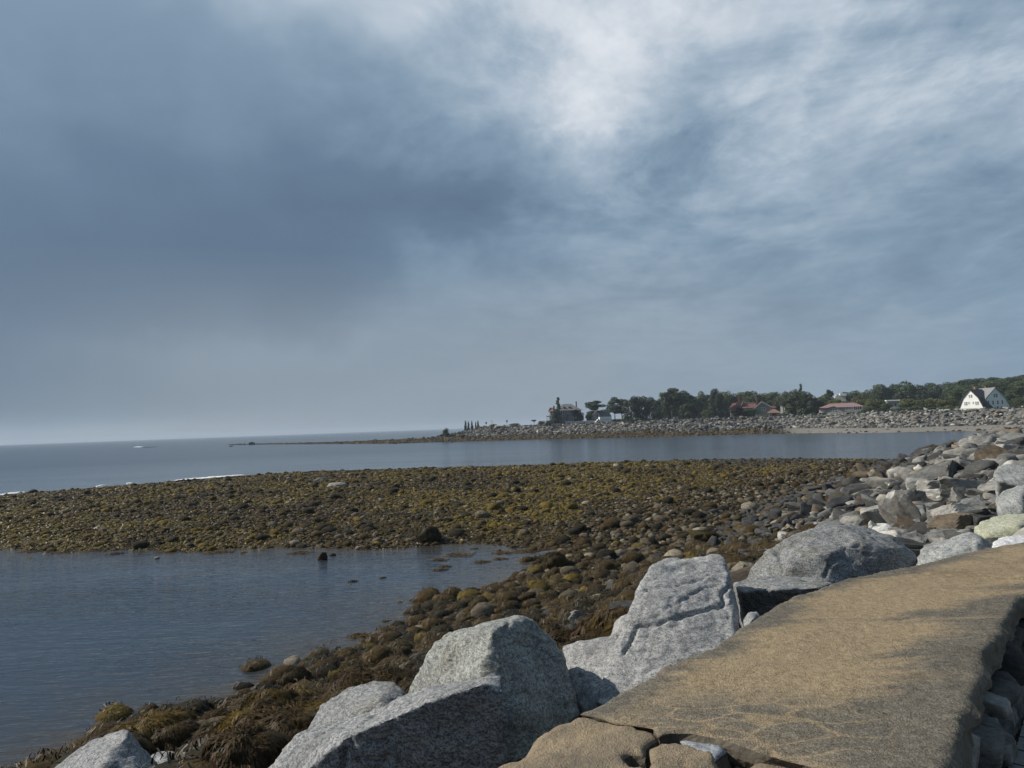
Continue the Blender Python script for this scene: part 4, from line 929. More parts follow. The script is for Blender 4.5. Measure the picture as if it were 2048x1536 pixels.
# ------------------------------------------------------------------ the far shore: rocks, trees, houses
def far_rocks():
    g = np.random.default_rng(61)
    def along(n, d0, d1, pad=0):
        L = np.vstack([[FAR[-1]], [FAR[-2]], [FAR[-3]]])[::-1]
        sg = np.hypot(*np.diff(FARSH, axis=0).T); ln = np.concatenate([[0], np.cumsum(sg)]); t = g.uniform(-60, ln[-1] + 90, n)
        # points over a box round the shore, kept by their distance inland
        x = np.interp(np.clip(t, 0, ln[-1]), ln, FARSH[:, 0]); y = np.interp(np.clip(t, 0, ln[-1]), ln, FARSH[:, 1])
        a = g.uniform(0, 6.28, n); r = g.uniform(0, d1 + 10, n); x, y = x + r * np.cos(a), y + r * np.sin(a)
        over = t > ln[-1]; x = np.where(over, x + (t - ln[-1]), x); y = np.where(over, y - (t - ln[-1]) * .25, y)
        d = sd_poly(np.stack([x, y], 1), FAR); k = (d > d0) & (d < d1); return x[k], y[k], d[k]
    # riprap bank
    x, y, d = along(210000, 15, 38); q = x / y; beach = sstep(.31, .38, q); wob = 2 * n2(x, y, .06, 2, 12)
    k = (d > np.where(beach > .5, 20, 16) + wob) & (g.uniform(0, 1, len(x)) < .62); x, y, d, beach = x[k], y[k], d[k], beach[k]; n = len(x)
    s = np.clip(np.exp(g.normal(-.55, .40, n)), .3, 1.5); z = zland(x, y, False) + s * g.uniform(-.1, .35, n)
    up = sstep(16, 22, d); u = g.uniform(0, 1, n)
    pal = np.array([PAL['grey'], PAL['pale'], PAL['tan'], PAL['dark'], (.40, .39, .365), PAL['brown'], PAL['black']])
    pr = np.where(beach[:, None] > .4, [.34, .30, .04, .17, .10, .04, .01], [.38, .12, .03, .30, .05, .07, .05])
    low = (1 - up)[:, None]; pr = pr * (1 - low * .8) + low * .8 * np.array([.1, .02, .02, .40, .02, .24, .20])
    ci = (u[:, None] > np.cumsum(pr, 1)).sum(1).clip(0, 6); col = pal[ci] * g.uniform(.75, 1.2, n)[:, None]
    Rm = rots(g, n, .5); mass("far_riprap", ANG_1, g.integers(0, len(ANG_1), n), Rm, np.stack([x, y, z], 1), s[:, None] * np.array([1.2, .8, .8]), col, M_ROCKA, "bank of pale broken rocks along the far shore, too many to count", "riprap")
    print("far riprap", n)
    # weedy rocks of the far tidal zone
    x, y, d = along(120000, -1.5, 20); q = x / y; beach = sstep(.29, .36, q)
    k = (g.uniform(0, 1, len(x)) > beach * .985) & (g.uniform(0, 1, len(x)) < .55); x, y, d = x[k], y[k], d[k]; n = len(x)
    s = np.clip(np.exp(g.normal(-.9, .4, n)), .2, 1.2); z = zland(x, y, False) + s * g.uniform(-.2, .25, n); kk = z > -.25; x, y, s, z = x[kk], y[kk], s[kk], z[kk]; n = len(x)
    pal = np.array([PAL['weed'], PAL['brown'], PAL['black'], PAL['olive'], PAL['stone']]); col = pal[g.choice(5, n, p=[.36, .24, .16, .14, .10])] * g.uniform(.7, 1.25, n)[:, None]
    mass("far_weedy_rocks", RND_1, g.integers(0, len(RND_1), n), rots(g, n, .25), np.stack([x, y, z], 1), s, col, M_COBA, "brown weedy rocks along the far waterline, too many to count", "rocks")
far_rocks()

# ---- trees
def cyl(p, q, r0, r1, n=7):
    p, q = np.array(p, float), np.array(q, float); d = q - p; d /= np.linalg.norm(d); a = np.cross(d, [0, 0, 1.0] if abs(d[2]) < .9 else [1.0, 0, 0]); a /= np.linalg.norm(a); b = np.cross(d, a)
    th = np.arange(n) * 2 * np.pi / n; ring = np.cos(th)[:, None] * a + np.sin(th)[:, None] * b
    V = np.vstack([p + ring * r0, q + ring * r1]); F = np.array([(i, (i + 1) % n, (i + 1) % n + n, i + n) for i in range(n)]); return V, F
def merge(parts):
    Vs, Fs, off = [], [], 0
    for V, F in parts: Vs.append(V); Fs.append(F + off); off += len(V)
    return np.vstack(Vs), np.vstack(Fs)
def cloud(lobes, n, size, seed, flat=0.):
    """leaf clumps: small faces spread through and over the lobes of a crown"""
    g = np.random.default_rng(seed); L = np.array(lobes); vol = (L[:, 3] * L[:, 4] * L[:, 5]) ** .67; k = g.choice(len(L), n, p=vol / vol.sum())
    u = g.normal(size=(n, 3)); u /= np.linalg.norm(u, axis=1)[:, None]; r = g.uniform(.35, 1.0, n) ** .4 * (1 + .18 * fbm(u * 3 + k[:, None] * 7.7, 3, seed))
    P = L[k, :3] + u * L[k, 3:6] * r[:, None]
    N = u + g.normal(size=(n, 3)) * .55; N[:, 2] += .25; N /= np.linalg.norm(N, axis=1)[:, None]
    A = np.cross(N, g.normal(size=(n, 3))); A /= np.linalg.norm(A, axis=1)[:, None]; B = np.cross(N, A); s = size * g.uniform(.55, 1.35, n)[:, None]
    V = np.stack([P - A * s, P + B * s * .6, P + A * s, P - B * s * .6], 1) + N[:, None] * g.normal(size=(n, 4, 1)) * size * .2
    lob = g.uniform(.75, 1.25, len(L)); c = (lob[k] * g.uniform(.6, 1.35, n))[:, None] * np.array([1, 1, 1]) * np.stack([g.uniform(.85, 1.2, n), np.ones(n), g.uniform(.8, 1.1, n)], 1)
    return V.reshape(-1, 3), np.arange(4 * n).reshape(-1, 4), np.repeat(c, 4, 0)
BARK = mat_plain("bark", (.09, .075, .06), .9, .4, 3)
PALE_BARK = mat_plain("pale_bark", (.30, .28, .25), .9, .3, 3)
def tree_proto(kind, seed):
    g = np.random.default_rng(seed); lobes, wood = [], []
    if kind == 'round':
        wood.append(cyl((0, 0, -.05), (.01, 0, .45), .024, .016))
        for i in range(19):
            a, h = g.uniform(0, 6.28), g.uniform(.2, .84); w = .34 * math.sin(min(1, (h - .02) / .9) * math.pi) ** .5; r = g.uniform(.10, .17)
            lobes.append((w * math.cos(a) * .8, w * math.sin(a) * .8, h, r, r, r * .85)); wood.append(cyl((.01, 0, g.uniform(.25, .4)), (lobes[-1][0] * .8, lobes[-1][1] * .8, h), .010, .003))
        lobes.append((0, 0, .86, .13, .13, .12)); lobes.append((0, 0, .58, .24, .24, .24))
    elif kind == 'dense':
        wood.append(cyl((0, 0, -.05), (0, 0, .6), .026, .012))
        for i in range(18):
            a, h = g.uniform(0, 6.28), g.uniform(.08, .86); w = .33 * (1 - max(0, h - .5) * 1.3); r = g.uniform(.11, .18)
            lobes.append((w * math.cos(a) * .85, w * math.sin(a) * .85, h, r, r, r)); wood.append(cyl((0, 0, h * .7), (lobes[-1][0] * .7, lobes[-1][1] * .7, h), .008, .003))
        lobes.append((0, 0, .5, .25, .25, .42))
    elif kind == 'pine':
        lean = g.uniform(-.05, .05); wood.append(cyl((0, 0, -.05), (lean, .02, .55), .020, .014)); wood.append(cyl((lean, .02, .55), (lean * 1.5, 0, .92), .014, .004))
        for i in range(17):
            a, h = g.uniform(0, 6.28), g.uniform(.40, .94); w = g.uniform(.10, .36) * (1.25 - h * .75); r = g.uniform(.09, .15)
            lobes.append((w * math.cos(a) + lean, w * math.sin(a), h, r * 1.25, r * 1.1, r * .5)); wood.append(cyl((lean * h, 0, h - .10), lobes[-1][:3], .008, .003))
        lobes.append((lean, 0, .9, .14, .12, .09))
    elif kind == 'umbrella':
        wood.append(cyl((0, 0, -.05), (.02, 0, .7), .035, .025))
        for i in range(9): a = g.uniform(0, 6.28); w = g.uniform(.05, .5); lobes.append((w * math.cos(a), w * math.sin(a), .82 + g.uniform(-.05, .06), .22, .2, .10)); wood.append(cyl((.02, 0, .55), lobes[-1][:3], .02, .006))
    elif kind == 'spruce':
        wood.append(cyl((0, 0, -.05), (0, 0, .95), .018, .003))
        for i in range(26):
            h = .12 + .85 * (i / 25) + g.uniform(-.02, .02); a = g.uniform(0, 6.28); w = .12 * (1.06 - h) ** .75 * g.uniform(.5, 1.25); lobes.append((w * math.cos(a), w * math.sin(a), h, .05 + .07 * (1 - h), .05 + .07 * (1 - h), .035)); wood.append(cyl((0, 0, h), lobes[-1][:3], .004, .002))
        lobes.append((0, 0, .4, .07, .07, .35))
    elif kind == 'column':
        wood.append(cyl((0, 0, -.05), (0, 0, .7), .03, .01))
        for i in range(9): h = .1 + .1 * i; lobes.append((g.uniform(-.03, .03), g.uniform(-.03, .03), h, .13 * (1.15 - h), .12 * (1.15 - h), .13))
    elif kind == 'bush':
        for i in range(4): wood.append(cyl((0, 0, -.1), (g.uniform(-.2, .2), g.uniform(-.2, .2), .5), .03, .01))
        for i in range(14): a, w = g.uniform(0, 6.28), g.uniform(0, .55); r = g.uniform(.2, .33); lobes.append((w * math.cos(a), w * math.sin(a), g.uniform(.15, .72) * (1 - w * .5), r, r, r * .8))
    n, sz = {'round': (5200, .024), 'dense': (6400, .024), 'pine': (4600, .021), 'umbrella': (1200, .05), 'spruce': (2200, .022), 'column': (900, .04), 'bush': (2600, .04)}[kind]
    return merge(wood), cloud(lobes, n, sz, seed)
LEAF = {'pine': mat_leaf("pine_needles", (.042, .062, .040)), 'dark': mat_leaf("dark_leaves", (.056, .080, .042)), 'green': mat_leaf("green_leaves", (.075, .102, .042)), 'yellow': mat_leaf("yellow_green_leaves", (.105, .12, .042)),
        'copper': mat_leaf("copper_leaves", (.030, .018, .022)), 'ivy': mat_leaf("ivy_leaves", (.025, .042, .02))}
PROTO = {}
def tree(kind, leaf, px, top, d, wpx, label, group=None, name=None, bark=None, base=None, var=None):
    """px: where the trunk stands; top: pixel height of its tip; d: distance; wpx: width of its crown in pixels"""
    var = random.randrange(3) if var is None else var
    key = (kind, leaf, var, bark is not None)
    nm = name or {'round': 'broadleaf_tree', 'dense': 'broadleaf_tree', 'pine': 'pine_tree', 'umbrella': 'pine_tree', 'spruce': 'spruce_tree', 'column': 'columnar_tree', 'bush': 'shrub'}[kind]
    if key not in PROTO:
        (wv, wf), (cv, cf, cc) = tree_proto(kind, 500 + var * 17 + len(kind)); a = np_mesh("trunk", wv, wf, None, True); a.materials.append(bark or BARK); b = np_mesh("crown", cv, cf, cc); b.materials.append(LEAF[leaf]); PROTO[key] = (a, b, np.ptp(cv[:, 0]), cv[:, 2].max())
    a, b, wid, hgt = PROTO[key]; p = at_d(px, top, d); zg = gz(p[0], p[1]) if base is None else base; h = max(.6, p[2] - zg) / hgt; w = wpx * 1.24 / FPX * d / wid
    o = empty(nm, (p[0], p[1], zg), random.uniform(0, 6.28)); o.scale = (w, w, h); tag(o, label, "shrub" if kind == 'bush' else "tree", group)
    for n_, me in (("trunk", a), ("crown", b)): c = bpy.data.objects.new(n_, me); link(c, o)
    return o
# ---- planting, from the point on the far side to the hill behind the white house
for px, top, w, lab in [(930.5, 841, 6, "thick blunt columnar tree, first of the row of five on the point"), (936.5, 841, 4.5, "slim columnar tree beside the thick blunt one on the point"), (943.5, 840.5, 4.5, "pointed columnar tree standing alone mid-row on the point"),
                        (951, 843, 3.2, "shortest thin columnar tree in the row on the point"), (955.5, 840.5, 4.2, "leaning-topped columnar tree at the house end of the row on the point")]:
    tree('column', 'pine', px, top, 425, w * 1.5, lab, "row of columnar trees on the point")
tree('umbrella', 'dark', 1068, 839, 400, 10, "little umbrella-shaped tree standing alone on the lawn by the grey mansion", name="small_tree")
tree('bush', 'dark', 1084, 841, 395, 14, "dark shrub beside the mansion's porch"); tree('bush', 'dark', 1094, 843, 390, 12, "low shrub under the mansion's bay")
tree('bush', 'green', 985, 847.5, 410, 18, "low flat shrub at the near end of the lawn"); tree('bush', 'green', 1031, 846, 408, 18, "low wide shrub in the middle of the lawn"); tree('bush', 'dark', 892, 855, 400, 12, "small green shrub on the tip of the rock bank")
tree('spruce', 'pine', 1115, 794, 390, 15, "tall thin spruce in front of the grey mansion"); tree('spruce', 'pine', 1108, 811, 389, 9, "shorter spruce beside the tall one at the mansion")
tree('pine', 'pine', 1188, 800, 400, 40, "spreading pine with bare trunk between mansion and gabled barn", var=0)
tree('dense', 'dark', 1180, 826, 395, 17, "dark small tree at the foot of the spreading pine")
for px, top, w, d, lab in [(1228, 793, 34, 392, "ragged pine with see-through lower trunk right behind the box truck"), (1243, 797, 28, 398, "pine with thin crown next to the ragged one")]: tree('pine', 'pine', px, top, d, w, lab)
for px, top, w, d, lab in [(1262, 791, 34, 380, "dense dark pine, first of three touching ones"), (1283, 791, 36, 384, "dense dark pine between two others"), (1305, 792, 34, 379, "dense dark pine at the beach end of three touching ones")]: tree('dense', 'pine', px, top, d, w, lab)
tree('pine', 'dark', 1342, 775, 395, 48, "tall wide-crowned pine, highest of the grove", var=1); tree('pine', 'dark', 1366, 780, 400, 44, "tall pine leaning against the highest one", var=2)
tree('round', 'dark', 1330, 797, 405, 34, "dark broad tree under the highest pine"); tree('round', 'dark', 1385, 792, 398, 36, "dark broad tree at the edge of the pine grove")
tree('dense', 'dark', 1378, 805, 378, 34, "low dark tree in front of the pine grove"); tree('dense', 'green', 1418, 815, 372, 26, "small green tree beside the garden arch")
for px, top, w, d, lab in [(1402, 781, 36, 430, "green round tree behind the garden arch"), (1455, 781, 40, 435, "green tree just before the red-roofed mansion"), (1478, 784, 30, 440, "tree rising behind the mansion's twin chimneys"), (1505, 781, 46, 430, "broad tree above the red roof"),
                           (1528, 785, 34, 440, "tree above the mansion's stone gable"), (1552, 783, 42, 425, "rounded tree between gable and square tower")]: tree('round', 'green', px, top, d, w, lab)
tree('round', 'dark', 1432, 776, 400, 24, "slim tall tree with a long pale trunk by the garden arch", bark=PALE_BARK)
tree('dense', 'copper', 1474, 809, 350, 33, "purple copper-leaved tree in front of the red-roofed mansion", name="copper_tree"); tree('dense', 'green', 1501, 817, 350, 26, "bushy green tree between copper tree and stone gable")
tree('dense', 'dark', 1600, 777, 345, 52, "huge dark tree filling the gap beside the square tower"); tree('dense', 'dark', 1578, 781, 352, 34, "dark tree leaning over the square tower"); tree('spruce', 'pine', 1601, 767, 352, 14, "spruce tip poking out of the huge dark tree"); tree('dense', 'dark', 1618, 800, 340, 26, "lower dark tree at the edge of the huge one")
tree('dense', 'yellow', 1633, 793, 345, 30, "pale willow-like tree beside the pink-roofed house"); tree('round', 'green', 1648, 789, 380, 40, "round green tree behind the pink-roofed house's gable")
tree('pine', 'pine', 1657, 778, 420, 22, "lone flat-topped pine rising above the pink-roofed house", var=0)
for px, top, w, d, lab in [(1690, 783, 44, 450, "distant dark tree behind the pink roof's ridge"), (1712, 780, 40, 455, "distant dark tree beyond the pink roof's chimney"), (1735, 778, 36, 450, "distant dark tree left of the peaked one")]: tree('round', 'dark', px, top, d, w, lab.replace("left of", "next to"))
tree('round', 'dark', 1753, 768, 430, 38, "peaked dark tree between pink-roofed and grey house"); tree('round', 'dark', 1810, 761, 425, 70, "biggest dark dome-shaped tree on the skyline"); tree('round', 'dark', 1786, 767, 428, 44, "shoulder of trees: the dark one before the biggest dome")
tree('round', 'dark', 1855, 765, 430, 30, "small-topped dark tree after the biggest dome"); tree('round', 'dark', 1873, 769, 425, 34, "dark tree between the dome and the white house"); tree('round', 'dark', 1893, 763, 430, 40, "dark tree just before the white house's gable")
for px, top, w, d, lab in [(1672, 797, 40, 372, "yellow-green shrubby tree over the pink roof's end"), (1722, 787, 44, 375, "tallest yellow-green tree behind the pink-roofed house"), (1748, 797, 40, 340, "yellow-green tree beside the balcony house"), (1768, 806, 30, 335, "small yellow-green tree touching the grey house"),
                           (1817, 796, 40, 330, "yellow-green tree right after the grey house"), (1843, 798, 36, 325, "yellow-green tree in the middle of the thicket"), (1868, 795, 44, 325, "wide yellow-green tree in the thicket before the white house"), (1896, 798, 40, 320, "yellow-green tree at the white house's porch"),
                           (1735, 812, 32, 322, "low green tree at the end of the balcony"), (1800, 815, 34, 315, "low green tree over the rock bank by the grey house"), (1830, 814, 34, 310, "low green tree over the rock bank in mid-thicket"), (1860, 814, 34, 308, "low green tree over the rock bank nearing the porch"), (1888, 814, 30, 305, "low green tree behind the white porch rail")]:
    tree('dense', 'yellow' if top < 806 else 'green', px, top, d, w, lab, "thicket of yellow-green trees behind the bank")
tree('dense', 'green', 2036, 795, 300, 36, "bright green tree beside the white house's shaded gable"); tree('dense', 'dark', 2018, 786, 320, 30, "dark tree close behind the white house's shaded gable"); tree('bush', 'green', 2058, 808, 290, 40, "shrub at the frame's edge past the white house")
g_ = np.random.default_rng(77)
for px in np.arange(1322, 1930, 19):
    sky = np.interp(px, [1322, 1345, 1385, 1420, 1480, 1560, 1600, 1640, 1690, 1750, 1810, 1870, 1930], [790, 780, 786, 786, 788, 787, 782, 796, 790, 777, 770, 773, 766]); d = g_.uniform(428, 460)
    tree('dense', 'dark' if g_.uniform() < .5 else 'green', px + g_.uniform(-5, 5), sky + g_.uniform(2, 9), d, g_.uniform(30, 42), "tree of the continuous green belt behind the far shore's houses", "belt of trees behind the far shore's houses")
g_ = np.random.default_rng(77)
for k in range(46):
    px = 1895 + g_.uniform(0, 190); d = g_.uniform(345, 470); sky = np.interp(px, [1895, 1915, 1960, 2000, 2090], [766, 759, 754, 752, 745]); top = sky + g_.uniform(0, 4) + max(0, 430 - d) * .17
    tree('pine' if g_.uniform() < .35 else 'dense', 'dark' if g_.uniform() < .7 else 'green', px, top, d, g_.uniform(26, 40), "dark tree of the wooded hill rising behind the white house", "trees of the wooded hill behind the white house")
for px, top, d in [(1238, 837, 386), (1256, 837, 386), (1275, 837, 386), (1292, 837, 386), (1310, 837, 385), (1328, 837, 384), (1346, 836, 382), (1364, 836, 380), (1382, 836, 378), (1400, 834, 376)]: tree('bush', 'dark', px, top, d, 30, "low dark shrub of the hedge at the foot of the pine grove", "hedge shrubs below the pine grove")
for px, top, d in [(1565, 826, 335), (1625, 826, 330), (1640, 832, 320), (1760, 824, 305)]: tree('bush', 'dark', px, top, d, 22, "dark shrub on top of the rock bank among the houses", "shrubs on the rock bank among the houses")

# ------------------------------------------------------------------ houses
class MB:
    def __init__(s): s.V, s.F = [], []
    def add(s, V, F): o = len(s.V); s.V += [tuple(v) for v in V]; s.F += [tuple(i + o for i in f) for f in F]; return s
    def box(s, x0, x1, y0, y1, z0, z1):
        return s.add([(x, y, z) for z in (z0, z1) for y in (y0, y1) for x in (x0, x1)], [(0, 2, 3, 1), (4, 5, 7, 6), (0, 1, 5, 4), (2, 6, 7, 3), (0, 4, 6, 2), (1, 3, 7, 5)])
    def prism(s, prof, y0, y1):              # outline in x, z pushed along y
        n = len(prof); return s.add([(x, y0, z) for x, z in prof] + [(x, y1, z) for x, z in prof], [tuple(range(n)), tuple(range(2 * n - 1, n - 1, -1))] + [((i + 1) % n, i, i + n, (i + 1) % n + n) for i in range(n)])
    def prism_x(s, prof, x0, x1):            # outline in y, z pushed along x
        n = len(prof); return s.add([(x0, y, z) for y, z in prof] + [(x1, y, z) for y, z in prof], [tuple(range(n - 1, -1, -1)), tuple(range(n, 2 * n))] + [(i, (i + 1) % n, (i + 1) % n + n, i + n) for i in range(n)])
    def hip(s, x0, x1, y0, y1, z0, z1, r):   # hipped roof, ridge shortened by r at each end
        ym = (y0 + y1) / 2; return s.add([(x0, y0, z0), (x1, y0, z0), (x1, y1, z0), (x0, y1, z0), (x0 + r, ym, z1), (x1 - r, ym, z1)], [(0, 1, 5, 4), (1, 2, 5), (2, 3, 4, 5), (3, 0, 4), (3, 2, 1, 0)])
    def obj(s, name, mat, parent):
        me = bpy.data.meshes.new(name); me.from_pydata(s.V, [], s.F); me.update(); return mesh_obj(name, me, mat, parent)
PLAIN = {k: mat_plain(k, c, .8, v, sc) for k, c, v, sc in [("white_paint", (.80, .80, .79), .05, .8), ("grey_shingle", (.30, .30, .30), .2, 2), ("stone_wall", (.21, .205, .19), .35, 1.3), ("slate_roof", (.16, .155, .155), .25, 1.2), ("dark_shingle", (.045, .047, .05), .3, 1.5),
         ("grey_roof", (.21, .22, .225), .2, 1.2), ("red_tile", (.155, .075, .071), .25, 1.5), ("pink_tile", (.25, .158, .153), .15, 1.5), ("brick", (.26, .12, .085), .3, 2), ("pane_glass", (.02, .024, .03), .3, .5), ("cream", (.55, .52, .46), .1, 1), ("brown_roof", (.22, .13, .11), .25, 1.5),
         ("concrete_trim", (.5, .49, .46), .15, 1), ("tyre_rubber", (.02, .02, .02), .2, 3), ("blue_sign", (.05, .08, .16), .2, 2), ("post_metal", (.16, .17, .18), .2, 2)]}
def house(name, label, cat, px, py, d, z=None, face=None):
    """an Empty at the middle of the front's foot; face turns the front away from the camera's line (radians)"""
    p = at_d(px, py, d); zz = gz(p[0], p[1]) if z is None else z; o = empty(name, (p[0], p[1], zz), -math.atan2(p[0], p[1]) + (face or 0)); return tag(o, label, cat)
def part(parent, name, mat, fn): m = MB(); fn(m); return m.obj(name, PLAIN[mat] if isinstance(mat, str) else mat, parent)
def window(parent, x, z, w, h, y=0, trim="white_paint", cols=1):
    """frame proud of the wall that faces -Y at y; its panes are a sub-part"""
    t = .12; m = MB(); m.box(x - w / 2 - t, x + w / 2 + t, y - .08, y - .003, z - t, z); m.box(x - w / 2 - t, x + w / 2 + t, y - .08, y - .003, z + h, z + h + t)
    m.box(x - w / 2 - t, x - w / 2, y - .08, y - .003, z, z + h); m.box(x + w / 2, x + w / 2 + t, y - .08, y - .003, z, z + h)
    for k in range(1, cols): m.box(x - w / 2 + w * k / cols - .05, x - w / 2 + w * k / cols + .05, y - .08, y - .003, z, z + h)
    m.box(x - w / 2, x + w / 2, y - .06, y - .003, z + h * .5 - .04, z + h * .5 + .04)
    f = m.obj("window", PLAIN[trim], parent); part(f, "pane", "pane_glass", lambda q: q.box(x - w / 2, x + w / 2, y - .04, y - .004, z, z + h)); return f
S = 372 / FPX      # metres to a pixel at the mansion
def mansion():
    d = 394; s = d / FPX; h = house("grey_mansion", "big grey stone mansion with hipped roof, ivy and white porch", "mansion", 1128, 843, d, None, .12); z = h.location.z
    H = lambda py: at_d(1128, py, d)[2] - z; X = lambda px: (px - 1128) * s
    ev, rd = H(821), H(807.5)
    part(h, "wall", "stone_wall", lambda m: m.box(X(1112), X(1163), 0, 9, -1.5, ev)); part(h, "roof", "slate_roof", lambda m: m.hip(X(1109), X(1165.5), -.8, 9.8, ev + .003, rd, 5.2))
    part(h, "chimney", "stone_wall", lambda m: m.box(X(1155.6), X(1158), 5, 5.8, ev - .5, H(803)))
    part(h, "tower", "stone_wall", lambda m: m.box(X(1100), X(1112) - .01, -1.6, 4, -1, H(822))); part(h, "tower_roof", "brown_roof", lambda m: m.hip(X(1098.5), X(1112.5), -2.2, 4.6, H(822) + .003, H(814), 2.8))
    part(h, "porch_roof", "concrete_trim", lambda m: m.box(X(1091), X(1108), -3.6, -1.62, H(832.5), H(830.5)))
    for px in (1093, 1097.5, 1102, 1107): part(h, "porch_post", "white_paint", lambda m: m.box(X(px) - .16, X(px) + .16, -3.4, -3.1, -1, H(832.5)))
    part(h, "porch_floor", "stone_wall", lambda m: m.box(X(1091), X(1108), -3.6, -1.7, -1.2, H(840)))
    for px in (1103, 1108): window(h, X(px), H(829), .7, 1.6, -1.6)
    for px, py, w in ((1123.5, 828.5, .8), (1127.5, 828.5, .8), (1137, 827, .8), (1123, 838, .9), (1139, 840, .8), (1142.5, 840, .8), (1150, 839, .8), (1155, 839, .8), (1117.5, 839, .8)): window(h, X(px), H(py), w, 1.5)
    for px in (1119, 1130, 1141): part(h, "dormer", "slate_roof", lambda m: m.prism([(X(px) - .7, H(816)), (X(px) + .7, H(816)), (X(px) + .7, H(814.2)), (X(px), H(812.8)), (X(px) - .7, H(814.2))], .6, 3.2))
    part(h, "bay_roof", "slate_roof", lambda m: m.box(X(1135), X(1145), -1.2, -.01, H(831), H(829.6))); part(h, "bay", "stone_wall", lambda m: m.box(X(1136), X(1144.5), -1.0, -.02, -1, H(831)))
    V, F, C = cloud([(X(1156 + random.uniform(-6, 8)), -.3, random.uniform(.5, ev - .5), 1.3, .5, 1.2) for _ in range(16)] + [(X(1148), -.2, ev - 1, 1.6, .4, .7)], 1500, .34, 88); me = np_mesh("ivy", V, F, C); mesh_obj("ivy", me, LEAF['ivy'], h)
mansion()
def barn():
    d = 394; s = d / FPX; h = house("gabled_barn", "grey gabled barn with steep dark roof behind the white box truck", "barn", 1205, 843, d, None, .35); z = h.location.z; H = lambda py: at_d(1205, py, d)[2] - z; X = lambda px: (px - 1205) * s
    g = [(X(1184), -1), (X(1205), -1), (X(1205), H(833)), (X(1194.5), H(822)), (X(1184), H(833))]
    part(h, "gable_wall", "grey_shingle", lambda m: m.prism(g, 0, 9)); t = .35
    part(h, "roof", "dark_shingle", lambda m: (m.prism([(X(1194.5), H(822) + .02), (X(1206.5), H(834.6)), (X(1206.5), H(834.6) + t), (X(1194.5), H(822) + t + .1)], -.5, 12), m.prism([(X(1182.5), H(834.6)), (X(1194.5) - .002, H(822) + .02), (X(1194.5) - .002, H(822) + t + .1), (X(1182.5), H(834.6) + t)], -.5, 9.5)))
    part(h, "side_wing", "grey_shingle", lambda m: m.box(X(1205) + .01, X(1226), 2, 9, -1, H(833.5))); part(h, "wing_roof", "grey_roof", lambda m: m.prism_x([(1.4, H(833.5) + .004), (9.4, H(833.5) + .004), (5.4, H(822.5))], X(1207), X(1227)))
    window(h, X(1194.5), H(833.5), 1.2, 1.3)
barn()
def truck():
    d = 383; s = d / FPX; h = house("box_truck", "white box truck parked on the bank before the gabled barn", "truck", 1207, 845, d, None, .25); z = h.location.z; H = lambda py: at_d(1207, py, d)[2] - z; X = lambda px: (px - 1207) * s
    m = MB(); m.box(X(1199.5), X(1224), 0, 2.4, H(844), H(833.5)); b = m.obj("cargo_box", PLAIN["white_paint"], h); part(b, "trim_strip", "grey_roof", lambda q: q.box(X(1203), X(1219), -.03, -.003, H(838.8), H(838.2)))
    m = MB(); m.prism([(X(1191), H(845.5)), (X(1198.5), H(845.5)), (X(1198.5), H(838)), (X(1196), H(838)), (X(1194.6), H(841.5)), (X(1191), H(842.5))], .1, 2.2); c = m.obj("cab", PLAIN["white_paint"], h); part(c, "side_window", "pane_glass", lambda q: q.box(X(1196), X(1197.8), .04, .097, H(841.3), H(838.8)))
    part(h, "chassis", "post_metal", lambda q: q.box(X(1198.5) + .01, X(1223), .3, 2.1, H(846), H(844) - .004))
    for px in (1194.5, 1217, 1220.5):
        for y in (.05, 1.95):
            V, F = cyl((X(px), y, H(846.2)), (X(px), y + .28, H(846.2)), .45, .45, 14); V = np.vstack([V, V[:14].mean(0), V[14:].mean(0)]); F = [tuple(f) for f in F] + [((i + 1) % 14, i, 28) for i in range(14)] + [(i + 14, (i + 1) % 14 + 14, 29) for i in range(14)]
            MB().add(V, F).obj("wheel", PLAIN["tyre_rubber"], h)
truck()
